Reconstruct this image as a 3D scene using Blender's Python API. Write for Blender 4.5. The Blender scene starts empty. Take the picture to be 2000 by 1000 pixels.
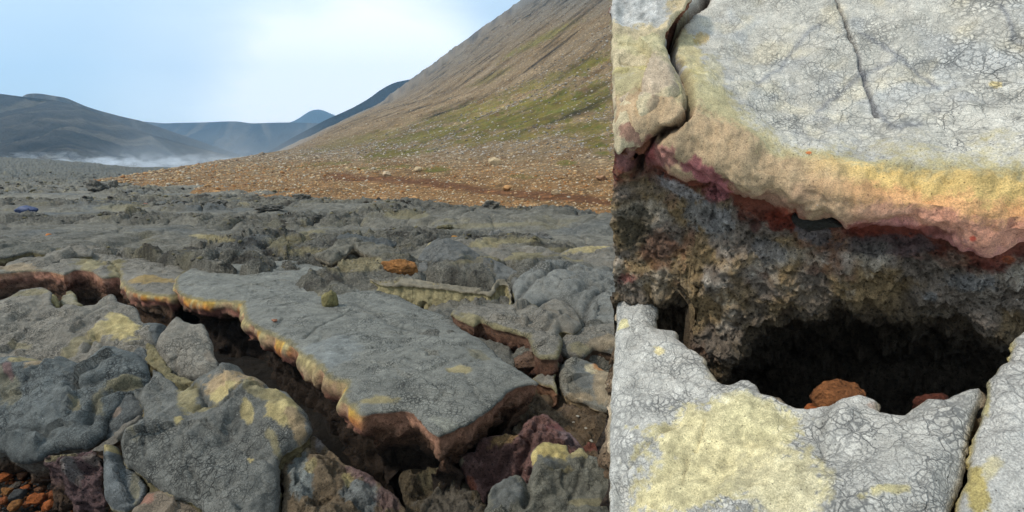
import bpy, math
import numpy as np
from mathutils import Vector
from mathutils.geometry import delaunay_2d_cdt
S = bpy.context.scene
COL = S.collection
# ------------------------------------------------------------------ camera, sky, sun
F0 = 1072.0; PITCH = math.radians(9.43); CAM = np.array([0.0, 0.0, 1.6])
cd = bpy.data.cameras.new('camera'); cam = bpy.data.objects.new('camera', cd); COL.objects.link(cam)
cd.sensor_width = 36.0; cd.lens = F0*36/2000; cd.clip_start = 0.05; cd.clip_end = 20000
cam.location = CAM; cam.rotation_euler = (math.pi/2-PITCH, 0, 0); S.camera = cam
SUN_EL, SUN_AZ = math.radians(50), math.radians(-112)      # azimuth from +Y towards +X
sdir = np.array([math.sin(SUN_AZ)*math.cos(SUN_EL), math.cos(SUN_AZ)*math.cos(SUN_EL), math.sin(SUN_EL)])
sl = bpy.data.lights.new('sun', 'SUN'); so = bpy.data.objects.new('sun', sl); COL.objects.link(so)
sl.energy = 2.8; sl.angle = math.radians(7); sl.color = (1, .95, .87)
so.rotation_euler = Vector(-sdir).to_track_quat('-Z', 'Y').to_euler()
so.location = (0, 0, 60)
W = bpy.data.worlds.new('World'); S.world = W; W.use_nodes = True
wt = W.node_tree; wt.nodes.clear()
def WN(t, **k):
    n = wt.nodes.new(t)
    for a, b in k.items(): setattr(n, a, b)
    return n
sky = WN('ShaderNodeTexSky', sky_type='NISHITA', sun_disc=False, sun_elevation=SUN_EL, sun_rotation=SUN_AZ, air_density=1.0, dust_density=1.5, ozone_density=1.2)
sc_ = WN('ShaderNodeVectorMath', operation='SCALE'); sc_.inputs['Scale'].default_value = .12
wt.links.new(sky.outputs[0], sc_.inputs[0])
tc = WN('ShaderNodeTexCoord')
mp = WN('ShaderNodeMapping'); mp.inputs['Scale'].default_value = (1.6, 1.6, 4.5)
wt.links.new(tc.outputs['Generated'], mp.inputs[0])
nz = WN('ShaderNodeTexNoise'); nz.inputs['Scale'].default_value = 1.7; nz.inputs['Detail'].default_value = 8; nz.inputs['Roughness'].default_value = .55
nz.inputs['Distortion'].default_value = .3
wt.links.new(mp.outputs[0], nz.inputs['Vector'])
r1 = WN('ShaderNodeMapRange', interpolation_type='SMOOTHSTEP'); r1.inputs['From Min'].default_value = .30; r1.inputs['From Max'].default_value = .72
wt.links.new(nz.outputs['Fac'], r1.inputs['Value'])
def glow(px, py, c0, c1):                                   # bright bank of cloud round a direction of the sky
    a = (px-1000)/F0; b = (500-py)/F0
    v = Vector((a, math.cos(PITCH)+b*math.sin(PITCH), -math.sin(PITCH)+b*math.cos(PITCH))).normalized()
    m = WN('ShaderNodeVectorMath', operation='DOT_PRODUCT'); m.inputs[1].default_value = v
    wt.links.new(tc.outputs['Generated'], m.inputs[0])
    r = WN('ShaderNodeMapRange', interpolation_type='SMOOTHERSTEP'); r.inputs['From Min'].default_value = c0; r.inputs['From Max'].default_value = c1
    wt.links.new(m.outputs['Value'], r.inputs['Value']); return r.outputs[0]
def WM(op, a, b, cl=False):
    n = WN('ShaderNodeMath', operation=op); n.use_clamp = cl
    for i, x in enumerate((a, b)):
        if isinstance(x, (int, float)): n.inputs[i].default_value = x
        else: wt.links.new(x, n.inputs[i])
    return n.outputs[0]
g1 = glow(715, 225, .955, 1.0); g2 = glow(470, 235, .97, 1.0); g3 = glow(800, 150, .982, 1.0)
gg = WM('ADD', WM('MULTIPLY', g1, .85), WM('ADD', WM('MULTIPLY', g2, .4), WM('MULTIPLY', g3, .35)))
cm = WM('ADD', WM('MULTIPLY', r1.outputs[0], .30), WM('MULTIPLY', gg, WM('ADD', WM('MULTIPLY', r1.outputs[0], .8), .55)), True)
cm = WM('ADD', WM('MULTIPLY', cm, .38), .62, True)
mx = WN('ShaderNodeMix', data_type='RGBA'); wt.links.new(cm, mx.inputs['Factor'])
wt.links.new(sc_.outputs[0], mx.inputs['A'])
cc = WN('ShaderNodeMix', data_type='RGBA'); wt.links.new(WM('MULTIPLY', gg, 1.0, True), cc.inputs['Factor'])
cc.inputs['A'].default_value = (.72, .88, 1.0, 1); cc.inputs['B'].default_value = (1.15, 1.15, 1.12, 1)
wt.links.new(cc.outputs['Result'], mx.inputs['B'])
bg = WN('ShaderNodeBackground'); bg.inputs['Strength'].default_value = 1.3
wt.links.new(mx.outputs['Result'], bg.inputs['Color'])
wo = WN('ShaderNodeOutputWorld'); wt.links.new(bg.outputs[0], wo.inputs['Surface'])
S.view_settings.view_transform = 'Standard'; S.view_settings.look = 'None'
S.view_settings.exposure = 0.0; S.view_settings.gamma = 1.0; S.view_settings.use_curve_mapping = False
try: S.cycles.volume_step_rate = 4; S.cycles.volume_bounces = 3; S.cycles.max_bounces = 8
except Exception: pass

# ------------------------------------------------------------------ numbers: rays, noise, colours
SP, CP = math.sin(PITCH), math.cos(PITCH)
def ray(x, y):
    a = (np.asarray(x, float)-1000)/F0; b = (500-np.asarray(y, float))/F0
    return np.stack([a, CP+b*SP, -SP+b*CP], -1)
def to_px(P):
    d = P-CAM; f = d[..., 1]*CP-d[..., 2]*SP; u = d[..., 1]*SP+d[..., 2]*CP
    f = np.maximum(f, 1e-3)
    return 1000+F0*d[..., 0]/f, 500-F0*u/f
def on_z(x, y, z):
    r = ray(x, y); return CAM+r*((z-CAM[2])/r[..., 2])[..., None]
def sm(a, b, x):
    t = np.clip((x-a)/(b-a), 0, 1); return t*t*(3-2*t)
def _h(ix, iy, iz, s):
    h = (ix.astype(np.int64)*374761393+iy.astype(np.int64)*668265263+iz.astype(np.int64)*2147483647+s*1274126177) & 0xffffffff
    h = ((h ^ (h >> 13))*1274126177) & 0xffffffff
    h = ((h ^ (h >> 15))*2246822519) & 0xffffffff
    return h ^ (h >> 16)
_G = np.array([(1,1,0),(-1,1,0),(1,-1,0),(-1,-1,0),(1,0,1),(-1,0,1),(1,0,-1),(-1,0,-1),(0,1,1),(0,-1,1),(0,1,-1),(0,-1,-1),(1,1,0),(-1,1,0),(0,-1,1),(0,-1,-1)], float)
def perlin(P, s=0):
    P = np.asarray(P, float); i = np.floor(P); f = P-i; i = i.astype(np.int64)
    u = f*f*f*(f*(f*6-15)+10); out = np.zeros(len(P))
    for a in (0, 1):
        wa = u[:, 0] if a else 1-u[:, 0]
        for b in (0, 1):
            wb = u[:, 1] if b else 1-u[:, 1]
            for c in (0, 1):
                wc = u[:, 2] if c else 1-u[:, 2]
                g = _G[_h(i[:, 0]+a, i[:, 1]+b, i[:, 2]+c, s) & 15]
                out += wa*wb*wc*(g[:, 0]*(f[:, 0]-a)+g[:, 1]*(f[:, 1]-b)+g[:, 2]*(f[:, 2]-c))
    return out
def fbm(P, sc, o=4, s=0, g=.5, fn=None):
    t = 0; a = 1; n = 0; P = np.asarray(P, float)*sc
    for k in range(o):
        v = perlin(P, s+k*17)
        if fn: v = fn(v)
        t = t+a*v; n += a; a *= g; P = P*2.03+7.1
    return t/n
def worley(P, sc, s=0):
    P = np.asarray(P, float)*sc; i = np.floor(P).astype(np.int64)
    f1 = np.full(len(P), 9.); f2 = f1.copy(); idn = np.zeros(len(P))
    zr = (-1, 0, 1) if np.ptp(P[:, 2]) > 0 else (0,)
    for a in (-1, 0, 1):
        for b in (-1, 0, 1):
            for c in zr:
                X, Y, Z = i[:, 0]+a, i[:, 1]+b, i[:, 2]+c
                h = _h(X, Y, Z, s)
                q = np.stack([X+(h & 1023)/1024, Y+((h >> 10) & 1023)/1024, Z+(((h >> 20) & 1023)/1024 if len(zr) > 1 else 0)], -1)
                d = np.sqrt(((P-q)**2).sum(-1))
                m = d < f1
                f2 = np.where(m, f1, np.minimum(f2, d)); idn = np.where(m, (h & 4095)/4095, idn); f1 = np.where(m, d, f1)
    return f1, f2, idn
def facets(P, sc, s=0):                                     # broken, tilted faces: each cell leans its own way
    P = np.asarray(P, float)*sc; i = np.floor(P).astype(np.int64); f1 = np.full(len(P), 9.); out = np.zeros(len(P))
    for a in (-1, 0, 1):
        for b in (-1, 0, 1):
            for c in (-1, 0, 1):
                X, Y, Z = i[:, 0]+a, i[:, 1]+b, i[:, 2]+c; h = _h(X, Y, Z, s)
                q = np.stack([X+(h & 1023)/1024, Y+((h >> 10) & 1023)/1024, Z+((h >> 20) & 1023)/1024], -1)
                d = ((P-q)**2).sum(-1); g = np.stack([((h >> 4) & 255)/127.5-1, ((h >> 12) & 255)/127.5-1, ((h >> 22) & 255)/127.5-1], -1)
                m = d < f1; out = np.where(m, ((P-q)*g).sum(-1)+((h >> 7) & 63)/63*.4-.2, out); f1 = np.where(m, d, f1)
    return out
def flat(P):
    Q = np.array(P, float); Q[:, 2] = 0; return Q
def lin(r, g, b, k=1.0):
    c = np.array([r, g, b], float)/255
    return np.where(c <= .04045, c/12.92, ((c+.055)/1.055)**2.4)*k
def mixc(A, B, t):
    return A+(B-A)*np.asarray(t)[:, None]
KL = .82
GREY = lin(126, 123, 114, KL); DGREY = lin(88, 92, 92, KL); OLIVE = lin(130, 123, 93, KL); SULF = lin(168, 156, 112, KL)
TAN = lin(160, 142, 112, KL); ORANGE = lin(184, 120, 60, KL); PINK = lin(146, 100, 86, KL); BROWN = lin(92, 74, 58, KL)
DARK = lin(52, 46, 38, KL); PURP = lin(118, 96, 96, KL); RUST = lin(150, 80, 45, KL); YEL = lin(170, 140, 66, KL)

# ------------------------------------------------------------------ materials
def nt(m):
    m.use_nodes = True; t = m.node_tree; t.nodes.clear(); return t
class NB:
    def __init__(s, name):
        s.m = bpy.data.materials.new(name); s.t = nt(s.m)
    def n(s, ty, ins=None, **k):
        x = s.t.nodes.new(ty)
        for a, b in k.items(): setattr(x, a, b)
        for a, b in (ins or {}).items(): s.set(x.inputs[a], b)
        return x
    def set(s, sock, v):
        if isinstance(v, bpy.types.NodeSocket): s.t.links.new(v, sock)
        else: sock.default_value = v
    def M(s, op, a, b=0.0, c=False):
        x = s.n('ShaderNodeMath', operation=op); x.use_clamp = c; s.set(x.inputs[0], a); s.set(x.inputs[1], b); return x.outputs[0]
    def R(s, v, a, b, c=0.0, d=1.0, ty='SMOOTHSTEP'):
        return s.n('ShaderNodeMapRange', {'Value': v, 'From Min': a, 'From Max': b, 'To Min': c, 'To Max': d}, interpolation_type=ty).outputs[0]
    def VS(s, v, k):
        x = s.n('ShaderNodeVectorMath', operation='SCALE'); s.set(x.inputs[0], v); s.set(x.inputs['Scale'], k); return x.outputs[0]
    def VA(s, a, b):
        x = s.n('ShaderNodeVectorMath', operation='ADD'); s.set(x.inputs[0], a); s.set(x.inputs[1], b); return x.outputs[0]
    def mix(s, f, a, b, bl='MIX'):
        x = s.n('ShaderNodeMix', data_type='RGBA', blend_type=bl); s.set(x.inputs['Factor'], f); s.set(x.inputs['A'], a); s.set(x.inputs['B'], b); return x.outputs['Result']
def rock_material(name, cell, lines=.5, width=.13, bumpk=1.0, rough=.86, spec=.25, tint=(.93, .96, 1.0, 1), hue=(1.07, 1.0, .93)):
    b = NB(name)
    co = b.n('ShaderNodeTexCoord').outputs['Object']
    at = b.n('ShaderNodeAttribute', attribute_name='Col').outputs['Color']
    hu = b.n('ShaderNodeVectorMath', operation='MULTIPLY'); b.set(hu.inputs[0], at); hu.inputs[1].default_value = hue; at = hu.outputs[0]
    fx = b.n('ShaderNodeSeparateColor', {0: b.n('ShaderNodeAttribute', attribute_name='Fx').outputs['Color']})
    crk, ves, gls = fx.outputs[0], fx.outputs[1], fx.outputs[2]
    wn = b.n('ShaderNodeTexNoise', {'Vector': co, 'Scale': cell*.8, 'Detail': 4.0})
    wv = b.VA(co, b.VS(b.VA(wn.outputs['Color'], (-.5, -.5, -.5)), 1.25/cell))
    big = b.R(b.n('ShaderNodeTexNoise', {'Vector': co, 'Scale': cell*.07, 'Detail': 2.0}).outputs['Fac'], .44, .56)
    va = b.n('ShaderNodeTexVoronoi', {'Vector': wv, 'Scale': cell}, feature='DISTANCE_TO_EDGE').outputs['Distance']
    vb = b.n('ShaderNodeTexVoronoi', {'Vector': wv, 'Scale': cell*1.5}, feature='DISTANCE_TO_EDGE').outputs['Distance']
    v1 = b.M('ADD', b.M('MULTIPLY', va, b.M('SUBTRACT', 1.0, big)), b.M('MULTIPLY', vb, big))
    v2 = b.n('ShaderNodeTexVoronoi', {'Vector': wv, 'Scale': cell*.31}, feature='DISTANCE_TO_EDGE').outputs['Distance']
    vc = b.n('ShaderNodeTexVoronoi', {'Vector': wv, 'Scale': cell}, feature='F1').outputs['Color']
    wm = b.n('ShaderNodeTexNoise', {'Vector': co, 'Scale': cell*.12, 'Detail': 4.0}).outputs['Fac']
    wid = b.R(wm, .3, .7, width*.35, width*1.9)
    wk = b.n('ShaderNodeTexNoise', {'Vector': co, 'Scale': cell*.2, 'Detail': 3.0}).outputs['Fac']
    crk = b.M('MULTIPLY', crk, b.R(wk, .35, .65, .45, 1.0))
    l1 = b.R(b.M('DIVIDE', v1, wid), 0.0, 1.0, 1.0, 0.0)
    l2 = b.R(v2, 0.0, .035, .9, 0.0)
    ln = b.M('MAXIMUM', l1, l2)
    fine = b.n('ShaderNodeTexNoise', {'Vector': co, 'Scale': cell*5.5, 'Detail': 5.0, 'Roughness': .7}).outputs['Fac']
    med = b.n('ShaderNodeTexNoise', {'Vector': co, 'Scale': cell*.35, 'Detail': 6.0, 'Roughness': .6}).outputs['Fac']
    c = b.VS(at, b.M('MULTIPLY', b.R(fine, .3, .7, .5, 1.5, 'LINEAR'), b.R(med, .3, .7, .76, 1.24, 'LINEAR')))
    cs = b.n('ShaderNodeSeparateColor', {0: vc}).outputs[0]
    c = b.VS(c, b.M('ADD', 1.0, b.M('MULTIPLY', crk, b.M('SUBTRACT', b.M('MULTIPLY', cs, .25), .05))))
    dk = b.n('ShaderNodeVectorMath', operation='MULTIPLY'); b.set(dk.inputs[0], at); dk.inputs[1].default_value = [lines*x for x in tint[:3]]
    c = b.mix(b.M('MULTIPLY', ln, crk), c, dk.outputs[0])
    # gas bubbles
    pn = b.n('ShaderNodeTexVoronoi', {'Vector': wv, 'Scale': cell*1.7, 'Randomness': 1.0}, feature='F1')
    ps = b.n('ShaderNodeSeparateColor', {0: pn.outputs['Color']}).outputs[1]
    pit = b.R(b.M('SUBTRACT', pn.outputs['Distance'], b.M('MULTIPLY', ps, .42)), -.06, .06, 1.0, 0.0)
    pit = b.M('MULTIPLY', pit, ves)
    rg = b.n('ShaderNodeTexNoise', {'Vector': co, 'Scale': cell*1.1, 'Detail': 8.0, 'Roughness': .72}).outputs['Fac']
    c = b.VS(c, b.M('SUBTRACT', 1.0, b.M('MULTIPLY', pit, .72)))
    c = b.VS(c, b.M('ADD', 1.0, b.M('MULTIPLY', ves, b.R(rg, .35, .65, -.45, .45, 'LINEAR'))))
    # flecks of pale grit
    fk = b.n('ShaderNodeTexVoronoi', {'Vector': co, 'Scale': cell*.9}, feature='F1')
    fks = b.n('ShaderNodeSeparateColor', {0: fk.outputs['Color']}).outputs[2]
    sp2 = b.n('ShaderNodeTexVoronoi', {'Vector': co, 'Scale': cell*2.3}, feature='F1'); sps = b.n('ShaderNodeSeparateColor', {0: sp2.outputs['Color']}).outputs[0]
    c = b.VS(c, b.M('SUBTRACT', 1.0, b.M('MULTIPLY', b.M('MULTIPLY', b.R(sp2.outputs['Distance'], .15, .3, 1.0, 0.0), b.M('GREATER_THAN', sps, .86)), .55)))
    fl = b.M('MULTIPLY', b.R(fk.outputs['Distance'], .05, .09, 1.0, 0.0), b.M('GREATER_THAN', fks, .975))
    c = b.mix(b.M('MULTIPLY', fl, .8), c, (.62, .6, .55, 1))
    h = b.M('MULTIPLY', b.M('MULTIPLY', b.R(v1, 0, .25), crk), .12/cell)
    h = b.M('ADD', h, b.M('MULTIPLY', fine, .22/cell))
    h = b.M('ADD', h, b.M('MULTIPLY', med, .38/cell)); h = b.M('SUBTRACT', h, b.M('MULTIPLY', b.M('MULTIPLY', l2, crk), .22/cell))
    h = b.M('SUBTRACT', h, b.M('MULTIPLY', pit, .45/cell))
    h = b.M('ADD', h, b.M('MULTIPLY', b.M('MULTIPLY', rg, ves), 1.6/cell))
    bp = b.n('ShaderNodeBump', {'Height': h, 'Distance': bumpk, 'Strength': 1.0})
    p = b.n('ShaderNodeBsdfPrincipled', {'Base Color': c, 'Roughness': b.M('SUBTRACT', rough, b.M('MULTIPLY', gls, .45)), 'Specular IOR Level': spec, 'Normal': bp.outputs[0]})
    o = b.n('ShaderNodeOutputMaterial', {'Surface': p.outputs[0]})
    return b.m
M_CRUST = rock_material('grey_lava_crust', 36, .16, .12)
M_FIELD = rock_material('lava_field_crust', 20, .35, bumpk=1.8)
M_PALE = rock_material('pale_lava_crust', 56, .40, .13, bumpk=.75, hue=(1.04, 1.0, .95), tint=(.92, .95, 1.0, 1))
M_STONE = rock_material('stone', 26, .6, .1)
def plain(name, col, rough=.6):
    b = NB(name); co = b.n('ShaderNodeTexCoord').outputs['Object']
    f = b.n('ShaderNodeTexNoise', {'Vector': co, 'Scale': 30.0, 'Detail': 4.0}).outputs['Fac']
    c = b.VS(tuple(col), b.R(f, .3, .7, .7, 1.3, 'LINEAR'))
    p = b.n('ShaderNodeBsdfPrincipled', {'Base Color': c, 'Roughness': rough, 'Normal': b.n('ShaderNodeBump', {'Height': f, 'Distance': .01}).outputs[0]})
    b.n('ShaderNodeOutputMaterial', {'Surface': p.outputs[0]}); return b.m

# ------------------------------------------------------------------ meshes
def mesh_obj(name, V, Fc, mat, col=None, fx=None, parent=None, smooth=True, origin=None, label=None, cat=None, group=None, kind=None):
    V = np.asarray(V, float)
    if parent is not None: origin = np.array(parent.location)
    elif origin is None: origin = np.array([V[:, 0].mean(), V[:, 1].mean(), V[:, 2].min()])
    me = bpy.data.meshes.new(name)
    V2 = V-origin
    if isinstance(Fc, np.ndarray):
        n, k = Fc.shape
        me.vertices.add(len(V2)); me.vertices.foreach_set('co', V2.astype(np.float32).ravel())
        me.loops.add(n*k); me.loops.foreach_set('vertex_index', Fc.astype(np.int32).ravel())
        me.polygons.add(n); me.polygons.foreach_set('loop_start', np.arange(0, n*k, k, dtype=np.int32))
        me.update(calc_edges=True); me.validate()
    else:
        me.from_pydata(V2.tolist(), [], Fc); me.update()
    if smooth: me.polygons.foreach_set('use_smooth', np.ones(len(me.polygons), bool))
    if col is not None:
        a = me.attributes.new('Col', 'FLOAT_COLOR', 'POINT'); a.data.foreach_set('color', np.c_[np.clip(col, .004, 1), np.ones(len(V))].astype(np.float32).ravel())
    if fx is not None:
        a = me.attributes.new('Fx', 'FLOAT_COLOR', 'POINT'); a.data.foreach_set('color', np.c_[np.clip(fx, 0, 1), np.ones(len(V))].astype(np.float32).ravel())
    me.materials.append(mat)
    o = bpy.data.objects.new(name, me); COL.objects.link(o)
    if parent is not None: o.parent = parent
    else: o.location = origin
    if label: o['label'] = label
    if cat: o['category'] = cat
    if group: o['group'] = group
    if kind: o['kind'] = kind
    return o
def split_obj(name, V, faces, gid, names, mat, col, fx, label, cat, group=None):
    # one thing whose parts share one continuous surface: an empty at its base, each part a mesh with the normals of the whole
    tmp = mesh_obj('tmp', V, faces, mat, origin=np.zeros(3)); me = tmp.data
    nv = np.zeros(len(V)*3, np.float32); me.vertex_normals.foreach_get('vector', nv); nv = nv.reshape(-1, 3)
    bpy.data.objects.remove(tmp); bpy.data.meshes.remove(me)
    e = bpy.data.objects.new(name, None); COL.objects.link(e); e.location = (V[:, 0].mean(), V[:, 1].mean(), V[:, 2].min()); e.empty_display_size = .1
    e['label'] = label; e['category'] = cat
    if group: e['group'] = group
    for g, nm_ in enumerate(names):
        fs = [faces[i] for i in np.where(gid == g)[0]]
        used = np.unique(np.concatenate([np.array(f) for f in fs])); mp_ = np.full(len(V), -1); mp_[used] = np.arange(len(used))
        o = mesh_obj(nm_, V[used], [tuple(int(mp_[i]) for i in f) for f in fs], mat, col[used], fx[used], parent=e)
        if len(o.data.vertices) == len(used): o.data.normals_split_custom_set_from_vertices(nv[used].tolist())
    return e
def grid_faces(r, c):
    i = np.arange((r-1)*(c-1)); a = (i//(c-1))*c+i % (c-1)
    return np.stack([a, a+1, a+c+1, a+c], 1)
def vnormals(V, Fq):
    N = np.zeros_like(V); a, b, c = V[Fq[:, 0]], V[Fq[:, 1]], V[Fq[:, 2]]
    n = np.cross(b-a, c-a)
    if Fq.shape[1] == 4: n = np.cross(c-a, V[Fq[:, 3]]-b)
    for k in range(Fq.shape[1]): np.add.at(N, Fq[:, k], n)
    return N/np.maximum(np.linalg.norm(N, axis=1), 1e-12)[:, None]
def seg_dist(P, L):
    A = L; B = np.roll(L, -1, 0); out = np.full(len(P), 1e9); idx = np.zeros(len(P), int)
    for s0 in range(0, len(P), 4000):
        p = P[s0:s0+4000, None, :]; ab = (B-A)[None]; t = np.clip(((p-A)*ab).sum(-1)/np.maximum((ab**2).sum(-1), 1e-12), 0, 1)
        d = np.sqrt(((p-A-ab*t[..., None])**2).sum(-1)); out[s0:s0+4000] = d.min(1); idx[s0:s0+4000] = d.argmin(1)
    return out, idx
def inside(P, L):
    c = np.zeros(len(P), bool); x, y = P[:, 0], P[:, 1]; B = np.roll(L, -1, 0)
    for (x1, y1), (x2, y2) in zip(L, B):
        if y1 == y2: continue
        m = ((y1 > y) != (y2 > y)) & (x < (x2-x1)*(y-y1)/(y2-y1)+x1); c ^= m
    return c
def stains(P, base, lst, s=0, fr=2.5):
    """each stain: px, py, rx, ry, angle, colour, strength  (placed where the photograph shows the mineral staining)"""
    px, py = to_px(P); c = np.array(base, float); cover = np.zeros(len(P))
    if not lst: return c, cover
    dist = np.linalg.norm(P-CAM, axis=1).mean()
    n1 = fbm(P, 9/dist, 5, s+3, .6); n2 = fbm(P, 60/dist, 3, s+9); n3 = fbm(P, 110/dist, 4, s+12, .7)
    for (x, y, rx, ry, an, cl, st) in lst:
        a = math.radians(an); dx, dy = px-x, py-y
        u = (dx*math.cos(a)-dy*math.sin(a))/rx; v = (dx*math.sin(a)+dy*math.cos(a))/ry
        d = np.sqrt(u*u+v*v)+n1*1.1+n2*.5
        t = sm(1.08, .78, d+n3*.55)*st
        c = mixc(c, cl*(1+n2[:, None]*.6+n3[:, None]*.55), t); cover = np.maximum(cover, t)
    return c, cover
def block(name, label, cat, out, at, z, normal=(0, 0, 1), T=.3, bulge=.05, bw=.15, res=.014, mat=None, base=None, side=None, lst=(), jag=.006, lump=(.03, 3.0), fine=.004,
          under=.08, puffy=None, sd=None, crk=1.0, sidev=.9, seed=1, group=None, edgecol=None, creases=(), plane=None, rimp=.045, facet=None, topves=0., sub=0, parent=None, wave=None):
    rng = np.random.RandomState(seed)
    base = GREY if base is None else base; side = (PINK, BROWN, DARK) if side is None else side
    n = np.array(normal, float); n /= np.linalg.norm(n)
    if plane is None: p0 = on_z(at[0], at[1], z)
    else: p0, n = plane
    e1 = np.cross((0, 1, 0), n) if abs(n[1]) < .95 else np.array([1., 0, 0]); e1 /= np.linalg.norm(e1); e2 = np.cross(n, e1)
    o = np.array(out, float); r = ray(o[:, 0], o[:, 1]); t = ((p0-CAM)@n)/(r@n)
    t = np.where((t > 0) & (t < 400), t, 400)
    Q = CAM+r*t[:, None]; L0 = np.stack([(Q-p0)@e1, (Q-p0)@e2], 1)
    # subdivide with a rounded curve, then ragged edge
    L = []
    m = len(L0)
    for i in range(m):
        a, b_, c_, d_ = L0[i-1], L0[i], L0[(i+1) % m], L0[(i+2) % m]
        k = max(1, int(round(np.linalg.norm(c_-b_)/(res*1.15))))
        for j in range(k):
            u = j/k; cr = .5*((2*b_)+(-a+c_)*u+(2*a-5*b_+4*c_-d_)*u*u+(-a+3*b_-3*c_+d_)*u**3)
            L.append(cr*.5+(b_*(1-u)+c_*u)*.5)
    L = np.array(L)
    L3 = np.c_[L, np.full(len(L), seed*3.1)]
    jn = np.stack([fbm(L3, 14, 5, seed+1, .65), fbm(L3, 14, 5, seed+2, .65)], 1)
    LW = p0+L[:, :1]*e1+L[:, 1:]*e2; lpx, lpy = to_px(LW)
    L = L+jn*jag*2.5*(1-.75*(np.clip(puffy(lpx, lpy), 0, 1) if puffy else 0*lpx))[:, None]
    area = .5*np.sum(L[:, 0]*np.roll(L[:, 1], -1)-L[:, 1]*np.roll(L[:, 0], -1))
    if area < 0: L = L[::-1].copy()
    lo, hi = L.min(0), L.max(0)
    gx, gy = np.meshgrid(np.arange(lo[0], hi[0], res), np.arange(lo[1], hi[1], res*.87)); gx[1::2] += res/2
    G = np.stack([gx.ravel(), gy.ravel()], 1)+rng.uniform(-.22, .22, (gx.size, 2))*res
    G = G[inside(G, L)]; dg, _ = seg_dist(G, L); G = G[dg > res*.55]; 
    pts = np.concatenate([L, G]); nb = len(L)
    res_ = delaunay_2d_cdt([Vector(p) for p in pts], [], [list(range(nb))], 1, 1e-7)
    V2 = np.array([tuple(v) for v in res_[0]]); tris = [tuple(f) for f in res_[2]]
    orig = res_[3]; vmap = {}
    for vi, ol in enumerate(orig):
        for q in ol: vmap.setdefault(q, vi)
    rim = []
    for q in range(nb):
        v = vmap.get(q)
        if v is not None and (not rim or rim[-1] != v) and v not in rim[-3:]: rim.append(v)
    if rim[0] == rim[-1]: rim.pop()
    rim = np.array(rim); R2 = V2[rim]
    d, _ = seg_dist(V2, L)
    u = np.clip(d/bw, 0, 1)
    h = bulge*(np.sqrt(np.clip(1-(1-u)**2, 0, 1)))
    P = p0+V2[:, :1]*e1+V2[:, 1:]*e2
    w = sm(0, bw*.5, d)
    h = h+lump[0]*2*fbm(P+seed*5.3, lump[1], 4, seed)*(.25+.75*w)+fine*2*fbm(P, 22, 4, seed+5, .6)
    h = h+(fbm(P, 3.2, 4, seed+70, .55, lambda v: np.abs(v))-.2)*-.10*lump[0]/.05*w+fbm(P, 9, 4, seed+71, .6)*.022*w*lump[0]/.05
    fa, fc_ = facet if facet else ((.35, 7.0) if topves > .4 else (.15, 2.4))
    Pw = P+np.stack([fbm(P, 3, 3, seed+80), fbm(P, 3, 3, seed+81), fbm(P, 3, 3, seed+82)], 1)*.12
    ff = facets(Pw, fc_, seed); h = h+ff*fa/fc_*w
    if topves > .4: h = h+facets(Pw, fc_*2.3, seed+1)*fa*.8/fc_/2.3*w
    if wave: h = h+wave(P, V2)
    ppx, ppy = to_px(P)
    cl, cov = stains(P, np.tile(base, (len(P), 1))*(1+.35*fbm(P, 1.7, 4, seed+8)[:, None]), lst, seed)
    crv = crk*np.clip(.75+1.5*fbm(P, 1.6, 4, seed+95), .4, 1)*(1-.75*cov)
    for (line, wd, dp) in creases:                            # cracks and folds: a traced line, width and depth in metres
        ln_ = np.array(line, float); dd = np.full(len(P), 1e9)
        q = CAM+ray(ln_[:, 0], ln_[:, 1])*(((p0-CAM)@n)/(ray(ln_[:, 0], ln_[:, 1])@n))[:, None]
        q2 = np.stack([(q-p0)@e1, (q-p0)@e2], 1); V2w = V2+np.stack([fbm(P, 9, 3, 5), fbm(P, 9, 3, 6)], 1)*.03
        for A, B in zip(q2[:-1], q2[1:]):
            ab = B-A; tt = np.clip(((V2w-A)@ab)/(ab@ab), 0, 1); dd = np.minimum(dd, np.linalg.norm(V2w-A-ab*tt[:, None], axis=1))
        h = h-dp*np.exp(-(dd/wd)**2); cl = mixc(cl, cl*.55, np.exp(-(dd/(wd*.6))**2)*.6)
    P = P+n*h[:, None]
    rp, rpy = to_px(p0+R2[:, :1]*e1+R2[:, 1:]*e2)
    pf = np.zeros(len(rim)) if puffy is None else np.clip(puffy(rp, rpy), 0, 1)*(.25+.75*sm(-.28, -.02, fbm(P[rim], 2.6, 3, seed+90)))
    if edgecol is not None or puffy is not None:
        pfv = np.zeros(len(P)) if puffy is None else np.clip(puffy(ppx, ppy), 0, 1)
        ec = OLIVE if edgecol is None else edgecol
        nn = fbm(P, 12, 4, seed+40)
        cl = mixc(cl, ec*1.0, sm(rimp, 0, d+nn*rimp*1.1)*(pfv if edgecol is None else 1))
    fxv = np.stack([crv, np.full(len(P), topves), np.zeros(len(P))], 1)
    # side wall
    tg = np.roll(R2, -1, 0)-np.roll(R2, 1, 0); tg /= np.maximum(np.linalg.norm(tg, axis=1), 1e-9)[:, None]
    on = np.stack([tg[:, 1], -tg[:, 0]], 1)
    for _ in range(3 if puffy is None else 24): on = (np.roll(on, 1, 0)+on*2+np.roll(on, -1, 0)); on /= np.linalg.norm(on, axis=1)[:, None]
    O3 = on[:, :1]*e1+on[:, 1:]*e2
    sdv = np.array((0, 0, -1.) if sd is None else sd, float); sdv /= np.linalg.norm(sdv)
    rings = []; k = 0; dep = 0; deps = []
    while dep < T:
        dep += res*(1+.05*k); k += 1; deps.append(min(dep, T))
    Vs = [P]; Cs = [cl]; Fs = [fxv]; faces = list(tris); prev = rim; off = len(P)
    base3 = P[rim]; ax = fbm(base3, 7, 4, seed+21)
    bl = .6+1.3*np.clip(fbm(base3, 1.6, 3, seed+60)+.3, 0, 1)
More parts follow.
